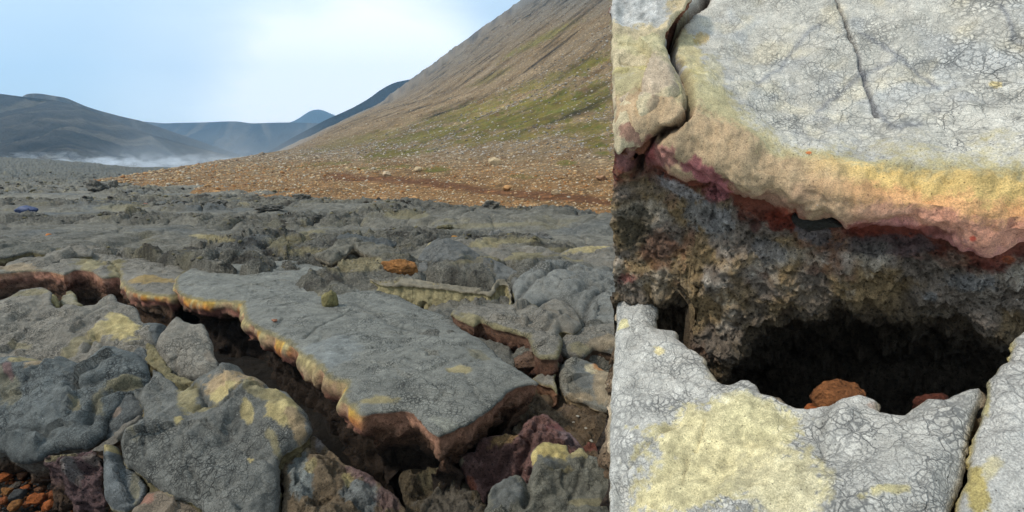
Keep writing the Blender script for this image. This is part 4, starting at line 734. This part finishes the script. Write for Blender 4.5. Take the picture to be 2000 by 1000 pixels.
for k, (x, y, w_, h_, cl, lb) in enumerate([(525, 416, 42, 9, GREY*.62, 'dark hollow hump of crust below the middle of the hill foot'), (590, 398, 34, 10, GREY*.75, 'small dark crust hump right at the lava edge under the hill'), (193, 377, 26, 14, GREY*.75, 'dark jagged crust stub at the tip of the orange gravel'), (225, 372, 14, 14, GREY*.8, 'small upright crust stub beside the gravel tip'), (420, 408, 34, 12, GREY*.8, 'grey heap of broken crust with a pale sunken hollow'), (960, 428, 30, 14, GREY*.75, 'dark notch sided crust hump near the hill foot at right'), (1110, 424, 24, 8, GREY*.75, 'small dark crust stub at the right near the hill foot'), (870, 456, 34, 8, OLIVE*.7, 'dark olive crust flake beyond the ramp shaped lobe')]):
    q = on_z(x, y, .08); q[2] = lava_z(q[:1], q[1:2])[0][0]; f_ = np.linalg.norm(q-CAM)/F0
    stone('crust_heap', lb, 'rock', q, (w_*f_, w_*f_*1.3, h_*f_*1.5), 330+k, cl, sub=5, cuts=6, rough=.45, ves=.6, sink=.55)
# dark blue cloth bag on the lava
Vb, Fb = ICO[4]; Vb = Vb.copy(); Vb = Vb*np.array([.36, .17, .13]); Vb[:, 2] *= 1-.35*np.abs(Vb[:, 0])/.36; Vb += (fbm(Vb, 9, 4, 3)*.06)[:, None]*np.array([0, 1, 1]); qb = rest(53, 418, .05); lzb = lava_z(qb[:1], qb[1:2])[0][0]; qb[2] = lzb
Vb = Vb+qb+np.array([0, 0, .12]); 
mesh_obj('cloth_bundle', Vb, Fb, plain('blue_cloth', (.03, .045, .11)), label='small dark blue bundle lying on the lava at the far left', cat='bundle')
# ------------------------------------------------------------------ the close fissure: a standing outcrop at the right
KR = .84
YW = math.radians(29); YD = np.array([math.sin(YW), math.cos(YW), 0])
def at_q(x, y, q):
    r = ray(x, y); return CAM+r*(np.asarray(q)/(r@YD))[..., None]
XL, XR = 1200, 2090
xs = np.arange(XL, XR+1, 2.3)
ip = lambda pts: np.interp(xs, [p[0] for p in pts], [p[1] for p in pts])
edge = ip([(1200, 150), (1300, 150), (1380, 185), (1420, 210), (1500, 262), (1560, 288), (1610, 292), (1700, 308), (1760, 300), (1850, 320), (1930, 318), (2000, 305), (2090, 300)])
bulg = ip([(1200, 240), (1300, 235), (1360, 260), (1430, 300), (1480, 335), (1600, 365), (1750, 390), (1850, 405), (1950, 425), (2090, 430)])
lipb = ip([(1200, 292), (1260, 295), (1330, 335), (1400, 345), (1430, 372), (1455, 388), (1500, 395), (1560, 402), (1600, 418), (1640, 426), (1700, 434), (1760, 440), (1850, 452), (1890, 470), (1930, 486), (2000, 475), (2090, 470)])
ovh = sm(1410, 1470, xs)
recs = ip([(1200, 610), (1270, 588), (1345, 590), (1352, 720), (1405, 745), (1425, 712), (1470, 665), (1540, 625), (1640, 605), (1740, 622), (1850, 642), (1960, 655), (2090, 650)])
one = np.ones_like(xs)
rows_ = [(-140*one, 2.28*one), (-70*one, 2.13*one), (edge*.5, (1.83)*one), (edge, 1.56*one-.03*sm(1400, 1600, xs)), ((edge+bulg)/2, 1.495*one), (bulg, 1.475*one), ((bulg+lipb*2)/3, 1.49*one), (lipb, 1.53*one), (lipb-7*ovh+6*(1-ovh), 1.53+.085*ovh+.01), (lipb+28, 1.60+.03*ovh), (lipb+70, 1.635*one), (lipb*.5+recs*.5+20, 1.67*one), (recs-28, 1.71*one), (recs, 1.76*one), (recs-6, 2.05*one), (recs*.4+760*.6, 2.45*one), (800*one, 2.3*one), (850*one, 1.62*one), (1010*one, 1.6*one), (1380*one, 1.62*one)]
cnt = [16, 40, 60, 40, 30, 18, 18, 12, 16, 22, 44, 44, 24, 26, 26, 16, 12, 8, 8]
Rw, Sv = [], []
for i in range(len(rows_)-1):
    (y0, q0), (y1, q1) = rows_[i], rows_[i+1]
    for j in range(cnt[i]):
        t = j/cnt[i]; Rw.append((y0*(1-t)+y1*t, q0*(1-t)+q1*t)); Sv.append(i+t)
Rw.append(rows_[-1]); Sv.append(len(rows_)-1.0)
YY = np.array([r_[0] for r_ in Rw]); QQ = np.array([r_[1] for r_ in Rw]); Sv = np.array(Sv)
kn = np.array([1, 4, 6, 4, 1.])/16
def smv(A, n=3):
    for _ in range(n): A = sum(kn[k]*np.pad(A, ((2, 2), (0, 0)), 'edge')[k:k+len(A)] for k in range(5))
    return A
QQ = smv(QQ, 9); YY = smv(YY, 2)
V = at_q(np.broadcast_to(xs, YY.shape), YY, QQ).reshape(-1, 3); nr, nc = YY.shape
sv = np.repeat(Sv, nc); PX = np.tile(xs, nr); PY = YY.ravel(); Fq = grid_faces(nr, nc)
Nn = vnormals(V, Fq); Nn *= np.sign(-((V-CAM)*Nn).sum(1).mean())
Q3 = V*1.0
lipw = sm(3.0, 3.8, sv)*sm(8.6, 7.6, sv); wallw = sm(8.0, 9.5, sv); topw = sm(3.4, 2.6, sv)
fol = fbm(Q3*np.array([1, 1, .45]), 6.5, 4, 301, .5)                       # vertical folds of the bulging lip
d = fol*.08*lipw+fbm(Q3*np.array([1, 1, .3]), 22, 3, 299)*.018*lipw+fbm(Q3, 22, 4, 302, .5)*.012*lipw+fbm(Q3, 60, 3, 303)*.004*lipw
d = d+topw*(fbm(Q3, 3, 4, 304)*.05+fbm(Q3, 18, 4, 305, .6)*.012)
rg = fbm(Q3, 11, 6, 306, .62, lambda v: np.abs(v))
w1, w2, wi = worley(Q3+np.stack([rg, rg, rg], 1)*.05, 26, 7)
d = d+wallw*((rg-.22)*.10+facets(Q3+np.stack([rg, rg, rg], 1)*.03, 14, 5)*.014+fbm(Q3, 5, 3, 308)*.09-.018*sm(.45, .1, w1)*(wi > .3)+.014*fbm(Q3, 60, 4, 309, .65))
w1b, _, wib = worley(Q3, 60, 17); d = d-wallw*.010*sm(.5, .15, w1b)*(wib > .4)
def linedist(pts):
    L = np.array(pts, float); dd = np.full(len(V), 1e9); X2 = np.stack([PX, PY], 1)+np.stack([fbm(Q3, 25, 3, 311), fbm(Q3, 25, 3, 312)], 1)*9
    for A, B in zip(L[:-1], L[1:]):
        ab = B-A; t = np.clip(((X2-A)@ab)/(ab@ab), 0, 1); dd = np.minimum(dd, np.linalg.norm(X2-A-ab*t[:, None], axis=1))
    return dd
CR = [(1385, -20), (1372, 2), (1350, 18), (1328, 42), (1310, 66), (1310, 92), (1318, 115), (1332, 145), (1345, 180), (1348, 205), (1336, 232), (1318, 250), (1290, 262), (1270, 278), (1256, 292), (1246, 315), (1246, 335)]
dc = linedist(CR); d = d-.075*np.exp(-(dc/7.5)**2)
k2 = linedist([(1635, -10), (1642, 25), (1655, 60), (1672, 110), (1688, 160), (1712, 215)]); d = d-.012*np.exp(-(k2/3.2)**2)
k3 = linedist([(1300, 292), (1340, 315), (1380, 345), (1440, 362)]); k4 = linedist([(1262, 330), (1300, 345), (1345, 372)]); k5 = linedist([(1388, 355), (1392, 400), (1380, 440)])
kk = np.minimum(np.minimum(k3, k4), k5); d = d-.015*np.exp(-(kk/3)**2)
V = V+Nn*d[:, None]
T_ = lambda c_: np.tile(c_, (len(V), 1))
pale = lin(196, 193, 183, KR); c = T_(pale)*(1+.25*fbm(Q3, 6, 5, 320, .6)+.15*fbm(Q3, 30, 4, 321))[:, None]
c = mixc(c, T_(lin(176, 182, 188, KR)), sm(0, .3, fbm(Q3, 5, 4, 322))*.4); c = mixc(c, T_(lin(205, 196, 172, KR)), sm(.05, .3, fbm(Q3, 7, 4, 323))*.6); c = mixc(c, T_(lin(150, 152, 156, KR)), sm(.02, .3, fbm(Q3, 4, 6, 326, .65))*.55)
ni = fbm(Q3, 9, 5, 324, .55); nf = fbm(Q3, 45, 4, 325, .6)
s_ = sv+ni*.9+nf*.55+fbm(Q3, 110, 3, 327)*.35
oliv, yell, oran = lin(182, 172, 134, KR), lin(218, 188, 124, KR), lin(222, 172, 122, KR)
tanc, pnk, rose = lin(184, 160, 128, KR), lin(200, 146, 122, KR), lin(176, 108, 108, KR)
xr = sm(1540, 1720, PX+ni*120)
c = mixc(c, T_(oliv), sm(2.6, 3.3, s_-.15+sm(1500, 1350, PX)*.55*sm(.6, 1.6, sv)))
c = mixc(c, mixc(T_(tanc), T_(yell), xr), sm(3.3, 3.9, s_))
c = mixc(c, mixc(T_(tanc), T_(oran), xr), sm(4.1, 4.8, s_))
c = mixc(c, mixc(T_(tanc*.92), T_(pnk), sm(1500, 1850, PX+ni*150)), sm(4.9, 5.6, s_))
c = mixc(c, mixc(T_(lin(150, 116, 96, KR)), T_(lin(190, 130, 125, KR)), xr), sm(6.3, 7.3, s_))
c = mixc(c, T_(lin(114, 60, 44, KR)), sm(7.5, 8.0, sv+nf*.4)*.95)
wallc = mixc(T_(lin(98, 92, 88, KR)), T_(lin(112, 98, 76, KR)), sm(-.15, .15, fbm(Q3, 8, 4, 330)))
wallc = mixc(wallc, T_(lin(104, 72, 58, KR)), sm(.04, .25, fbm(Q3, 6, 5, 331, .6))*.6)
wallc = mixc(wallc, T_(lin(150, 148, 146, KR)), sm(.05, .3, fbm(Q3, 7, 5, 332, .6))*.6)
wallc = wallc*np.array([1.07, 1.0, .88])*(1.9+1.6*nf)[:, None]
c = mixc(c, wallc, sm(8.9, 9.8, s_+fbm(Q3, 14, 3, 333)*1.2))
c = mixc(c, T_(lin(88, 76, 60, KR))*(1.2+1.2*nf[:, None]), sm(11.2, 12.8, s_))
c = mixc(c, T_(lin(92, 82, 70, KR))*(1+.8*nf[:, None]), sm(12.7, 13.6, sv+ni*.4))
c, _ = stains(V, c, [(1380, 340, 60, 22, -28, lin(158, 98, 100, KR), .95), (1400, 375, 34, 26, 0, lin(172, 108, 112, KR), .9), (1290, 300, 40, 30, 0, lin(165, 110, 106, KR), .8), (1225, 310, 30, 24, 0, lin(140, 98, 96, KR), .8), (1330, 370, 60, 14, -25, lin(172, 168, 168, KR), .9), (1400, 430, 60, 34, -30, lin(158, 156, 154, KR), .8), (1490, 485, 40, 30, -25, lin(140, 138, 138, KR), .7), (1525, 430, 55, 26, 0, lin(128, 56, 38, KR), .9), (1475, 440, 26, 24, 0, lin(100, 66, 58, KR), .8), (1590, 450, 40, 24, 0, lin(128, 124, 124, KR), .8), (1690, 450, 50, 18, 0, lin(120, 54, 38, KR), .8), (1780, 460, 60, 18, 5, lin(122, 58, 44, KR), .7), (1740, 480, 110, 22, 0, lin(98, 92, 94, KR), .7), (1930, 520, 60, 14, 0, lin(116, 62, 52, KR), .8), (1970, 508, 20, 12, 0, lin(178, 92, 50, KR), .8), (1890, 550, 80, 26, 0, lin(138, 138, 138, KR), .75), (1820, 580, 26, 14, 0, lin(150, 150, 150, KR), .8), (1280, 490, 40, 40, 0, lin(110, 66, 40, KR), .6), (1225, 545, 24, 14, 0, lin(130, 72, 66, KR), .7), (1240, 440, 34, 50, 0, lin(78, 74, 62, KR), .8),
    (1345, 100, 30, 60, 25, lin(196, 182, 128, KR), .7), (1390, 150, 26, 50, 0, lin(200, 190, 150, KR), .5), (1370, 75, 18, 14, 0, lin(190, 160, 90, KR), .7), (1945, 165, 14, 7, 0, lin(225, 205, 150, KR), .9), (1270, 290, 14, 30, 0, lin(140, 70, 70, KR), .7), (1580, 298, 6, 3, 0, lin(200, 110, 50, KR), .9), (1900, 466, 5, 4, 0, lin(205, 90, 70, KR), .9)], 340)
c = mixc(c, T_(lin(78, 56, 44, KR)), np.exp(-(dc/8)**2)); c = mixc(c, T_(lin(95, 92, 90, KR)), np.exp(-(k2/3)**2)*.8)
for pts in ([(1600, 45), (1560, 90), (1530, 130), (1480, 165)], [(1680, 60), (1730, 95), (1790, 140), (1830, 175)], [(1672, 110), (1700, 190), (1740, 240), (1800, 240)], [(1600, 210), (1680, 150), (1750, 120)], [(1950, 20), (1975, 80), (2010, 90)]):
    c = mixc(c, T_(lin(120, 124, 132, KR)), np.exp(-(linedist(pts)/5.5)**2)*.65)
crk = sm(3.15, 2.7, s_)*np.clip(.85+1.4*fbm(Q3, 3.5, 4, 329), .45, 1)*(1-.75*sm(1450, 1370, PX+ni*80))
fxr = np.stack([crk, wallw*.8, sm(8.0, 8.6, sv)*sm(10.5, 9.5, sv)*.5], 1)
# close it into a solid: push the rim of the face back into the rock
ring = np.concatenate([np.arange(nc), np.arange(1, nr)*nc+nc-1, (nr-1)*nc+np.arange(nc-2, -1, -1), np.arange(nr-2, 0, -1)*nc])
NB_ = 10; Vs, Cs, Fs_, faces = [V], [c], [fxr], Fq.tolist(); prev = ring; off = len(V); cen = V[ring].mean(0)
for k in range(1, NB_+1):
    t = k/NB_; Pb = V[ring]+YD*1.0*t+np.array([.16, -.09, 0])*t+(cen-V[ring])*np.array([.0, .0, .12])*t*t
    Pb = Pb+np.array([YD[1], -YD[0], 0])*np.abs(fbm(Pb, 4, 3, 350))[:, None]*.12*t+np.array([0, 0, 1])*fbm(Pb, 3, 3, 351)[:, None]*.15*t
    Vs.append(Pb); Cs.append(np.tile(lin(130, 118, 100, KR), (len(Pb), 1))*(1+fbm(Pb, 9, 4, 352)[:, None])); Fs_.append(np.tile([.2, .7, 0], (len(Pb), 1)))
    cur = np.arange(off, off+len(Pb)); off += len(Pb); nx = np.roll(np.arange(len(Pb)), -1)
    faces += [(int(prev[i]), int(cur[i]), int(cur[nx[i]]), int(prev[nx[i]])) for i in range(len(Pb))]; prev = cur
faces.append(tuple(int(i) for i in prev))
fsv = np.repeat(Sv[:-1], nc-1); gid = np.concatenate([np.where(fsv < 3.0, 0, np.where(fsv < 8.0, 1, 2)), np.full(len(faces)-len(Fq), 3)])
split_obj('fissure_outcrop', np.concatenate(Vs), faces, gid, ['top_crust', 'stained_lip', 'cavity_wall', 'rear_rock'], M_PALE, np.concatenate(Cs), np.concatenate(Fs_), label='tall pale crackled crust with a bulging yellow and pink lip above a dark rough cavity', cat='lava crust')
# crust piece left of the crack
def plane3(a, b, c_):
    A, B, C_ = [at_q(*v) for v in (a, b, c_)]; n = np.cross(B-A, C_-A); n /= np.linalg.norm(n)
    if n@(CAM-A) < 0: n = -n
    return A, n
PR = dict(mat=M_PALE, res=.0042)
block('crust_piece', 'tan and yellow stained crust piece left of the dark curved crack', 'lava crust', [(1200, -40), (1345, -40), (1352, -5), (1338, 18), (1316, 42), (1300, 64), (1299, 92), (1308, 118), (1322, 146), (1336, 180), (1339, 203), (1328, 228), (1310, 243), (1284, 256), (1264, 270), (1248, 288), (1225, 292), (1200, 290)], (0, 0), 0, plane=plane3((1200, 0, 1.80), (1350, 0, 1.82), (1260, 290, 1.47)), T=.10, bulge=.03, bw=.08, seed=401, base=lin(196, 182, 150, KR), side=(lin(130, 84, 62, KR), lin(90, 60, 48, KR), lin(70, 50, 40, KR)), sd=tuple(YD+np.array([0, 0, -.35])), crk=.35, jag=.004, lump=(.02, 6), fine=.004, under=.02,
      lst=[(1240, 20, 70, 40, 0, lin(190, 192, 192, KR), .9), (1250, 95, 60, 24, 0, lin(200, 192, 150, KR), .7), (1235, 145, 50, 12, 0, lin(190, 180, 120, KR), .7), (1270, 190, 60, 40, 0, lin(190, 172, 150, KR), .9), (1240, 275, 50, 16, 0, lin(146, 112, 96, KR), .95), (1290, 235, 30, 20, 0, lin(170, 146, 122, KR), .7)], creases=[([(1210, 128), (1235, 145), (1265, 150)], .006, .012), ([(1200, 215), (1240, 210), (1290, 215)], .012, .01)], wave=lambda P, V2: .02*fbm(P, 14, 4, 9, .6), **PR)
# near ledge
LP = plane3((1600, 770, 1.43), (1800, 770, 1.43), (1600, 1000, 1.16))
ledge_lst = [(1430, 900, 150, 95, 0, lin(212, 202, 160, KR), 1.0), (1340, 960, 120, 70, 0, lin(208, 198, 156, KR), 1.0), (1530, 960, 90, 70, 0, lin(212, 203, 166, KR), .9), (1480, 830, 90, 40, -20, lin(210, 202, 160, KR), .7), (1295, 707, 12, 10, 0, lin(220, 205, 150, KR), .8), (1222, 652, 12, 10, 0, lin(215, 205, 150, KR), .8), (1400, 740, 20, 20, 0, lin(188, 180, 158, KR), .7), (1720, 800, 30, 10, 0, lin(180, 150, 130, KR), .6), (1750, 990, 60, 14, 10, lin(190, 178, 120, KR), .7), (1620, 960, 18, 40, 0, lin(196, 186, 140, KR), .4)]
LEDGE = [(1206, 590), (1217, 571), (1232, 560), (1248, 559), (1272, 572), (1276, 580), (1287, 600), (1283, 640), (1296, 650), (1322, 652), (1328, 668), (1352, 686), (1378, 700), (1382, 715), (1398, 738), (1412, 753), (1426, 757), (1440, 750), (1465, 746), (1480, 756), (1486, 768), (1512, 776), (1530, 788), (1560, 797), (1582, 799), (1612, 796), (1640, 785), (1672, 774), (1700, 780), (1712, 786), (1714, 802), (1738, 812), (1765, 816), (1782, 804), (1798, 792), (1815, 782), (1845, 785), (1872, 770), (1892, 765), (1914, 759), (1919, 775), (1909, 800), (1897, 850), (1890, 880), (1884, 930), (1855, 1000), (1840, 1150), (1206, 1180)]
block('crust_ledge', 'pale crackled ledge with a broad yellow sulphur patch in front of the dark cavity', 'lava crust', LEDGE, (0, 0), 0, plane=LP, facet=(.03, 3.0), T=.8, bulge=.035, bw=.07, seed=411, base=lin(188, 187, 181, KR), side=(lin(170, 150, 125, KR), lin(110, 90, 70, KR), lin(60, 50, 42, KR)), under=.05, jag=.0045, lump=(.03, 5), fine=.004, lst=ledge_lst, edgecol=lin(180, 168, 145, KR), rimp=.008,
      creases=[([(1610, 900), (1612, 840), (1640, 800)], .012, .01), ([(1360, 900), (1372, 870), (1380, 840)], .004, .008), ([(1200, 960), (1290, 880), (1330, 840)], .004, .006), ([(1340, 960), (1350, 930), (1346, 915)], .004, .006)], **PR)
block('crust_ledge', 'pale crackled crust rising at the right edge beyond a narrow yellow crack', 'lava crust', [(1925, 752), (1940, 738), (1952, 720), (1964, 712), (1972, 690), (1975, 668), (1984, 655), (2000, 645), (2090, 640), (2090, 1180), (1842, 1150), (1862, 1000), (1890, 935), (1896, 882), (1904, 850), (1916, 805), (1926, 775)], (0, 0), 0, plane=(LP[0]-YD*.02, LP[1]), facet=(.03, 3.0), T=.8, bulge=.035, bw=.06, seed=413, base=lin(186, 185, 180, KR), side=(lin(180, 165, 110, KR), lin(110, 90, 70, KR), lin(60, 50, 42, KR)), under=.05, jag=.004, lump=(.03, 5), lst=[(1905, 960, 22, 50, 15, lin(176, 160, 96, KR), .9), (1922, 790, 8, 30, 10, lin(180, 168, 110, KR), .8), (1935, 930, 20, 20, 0, lin(190, 175, 110, KR), .5)], edgecol=lin(190, 180, 140, KR), rimp=.008, **PR)
fl = at_q(1640, 815, 1.62)
stone('rusty_stone', 'orange brown angular stone seen over the ledge inside the dark cavity', 'stone', at_q(1638, 822, 1.62), (.14, .11, .115), 421, lin(150, 100, 62, .8), sub=5, cuts=9, rough=.16, ves=.35, gls=.4, crk=0, sink=.1)
stone('rusty_stone', 'dark red brown stone half hidden behind the right part of the ledge', 'stone', at_q(1822, 835, 1.62), (.12, .09, .095), 423, lin(112, 62, 46, .7), sub=5, cuts=8, ves=.3, gls=.2, crk=0, sink=.1)
stone('rusty_stone', 'small orange stone touching the foot of the orange brown stone in the cavity', 'stone', at_q(1592, 828, 1.60), (.07, .06, .06), 424, lin(170, 100, 55, .9), sub=4, cuts=8, crk=0, sink=.1)
qv = at_q(1595, 432, 1.585)
Vg, Fg = ICO[5]; Vg = Vg.copy(); Vg = Vg*np.array([.058, .03, .024]); Vg[:, 2] *= 1-.55*sm(0, .06, Vg[:, 0]); Vg[:, 2] += .004*np.sin(Vg[:, 0]*60); Vg += fbm(Vg, 30, 3, 5)[:, None]*.006
ca, sa = math.cos(-YW), math.sin(-YW); Vg = np.stack([Vg[:, 0]*ca-Vg[:, 1]*sa, Vg[:, 0]*sa+Vg[:, 1]*ca, Vg[:, 2]-Vg[:, 0]*.12], 1)+qv
mesh_obj('glassy_drip', Vg, Fg, M_STONE, np.tile(lin(38, 38, 34, 1.), (len(Vg), 1)), np.tile([0, .15, 1.0], (len(Vg), 1)), label='shiny black glassy drip of lava tucked under the tan lip', cat='lava drip')
for k, (x, y, q_, s__, cl) in enumerate([(1575, 540+0, 0, 0, 0)][:0]): pass
# ------------------------------------------------------------------ air
def box(name, lo, hi, mat, kind):
    lo, hi = np.array(lo, float), np.array(hi, float)
    V = np.array([[(lo, hi)[i][0], (lo, hi)[j][1], (lo, hi)[k][2]] for i in (0, 1) for j in (0, 1) for k in (0, 1)])
    return mesh_obj(name, V, [(0, 1, 3, 2), (4, 6, 7, 5), (0, 4, 5, 1), (2, 3, 7, 6), (0, 2, 6, 4), (1, 5, 7, 3)], mat, smooth=False, origin=(lo+hi)/2, kind=kind)
b = NB('haze_air'); pv = b.n('ShaderNodeVolumePrincipled', {'Color': (.46, .74, 1.0, 1), 'Density': .00034, 'Anisotropy': .1}); b.n('ShaderNodeOutputMaterial', {'Volume': pv.outputs[0]})
box('haze', (-2450, -40, -8), (2450, 2450, 420), b.m, 'stuff')
def steam(name, lab, lo, hi, dens, seed, sc, thr=.5):
    b = NB(name+'_vapour'); co = b.n('ShaderNodeTexCoord').outputs['Object']
    mpg = b.n('ShaderNodeMapping', {'Vector': co, 'Scale': (sc, sc*.5, sc*1.6), 'Location': (seed, 0, 0)})
    f = b.n('ShaderNodeTexNoise', {'Vector': mpg.outputs[0], 'Scale': 1.0, 'Detail': 4.0, 'Distortion': .6}).outputs['Fac']
    sp = b.n('ShaderNodeSeparateXYZ', {0: co}); H = (hi[2]-lo[2])/2; Wd = (hi[0]-lo[0])/2
    fall = b.R(sp.outputs[2], -H, H, 1.0, 0.0, 'LINEAR'); sid = b.R(b.M('ABSOLUTE', sp.outputs[0]), Wd*.7, Wd, 1.0, 0.0)
    dn = b.M('MULTIPLY', b.R(b.M('ADD', f, b.M('MULTIPLY', fall, .22)), thr, thr+.2), b.M('MULTIPLY', b.M('MULTIPLY', fall, sid), dens))
    pv = b.n('ShaderNodeVolumePrincipled', {'Color': (.92, .96, 1, 1), 'Density': dn}); b.n('ShaderNodeOutputMaterial', {'Volume': pv.outputs[0]})
    o = box(name, lo, hi, b.m, 'stuff'); o['label'] = lab; return o
steam('steam', 'thin white steam drifting low over the far edge of the lava field', (-190, 148, 1.0), (-62, 172, 6.5), .9, 3.0, .26, .68)
steam('steam', 'bluish white vapour pooled at the mouth of the valley', (-185, 215, -1), (-80, 300, 24), .007, 11.0, .035, .50)
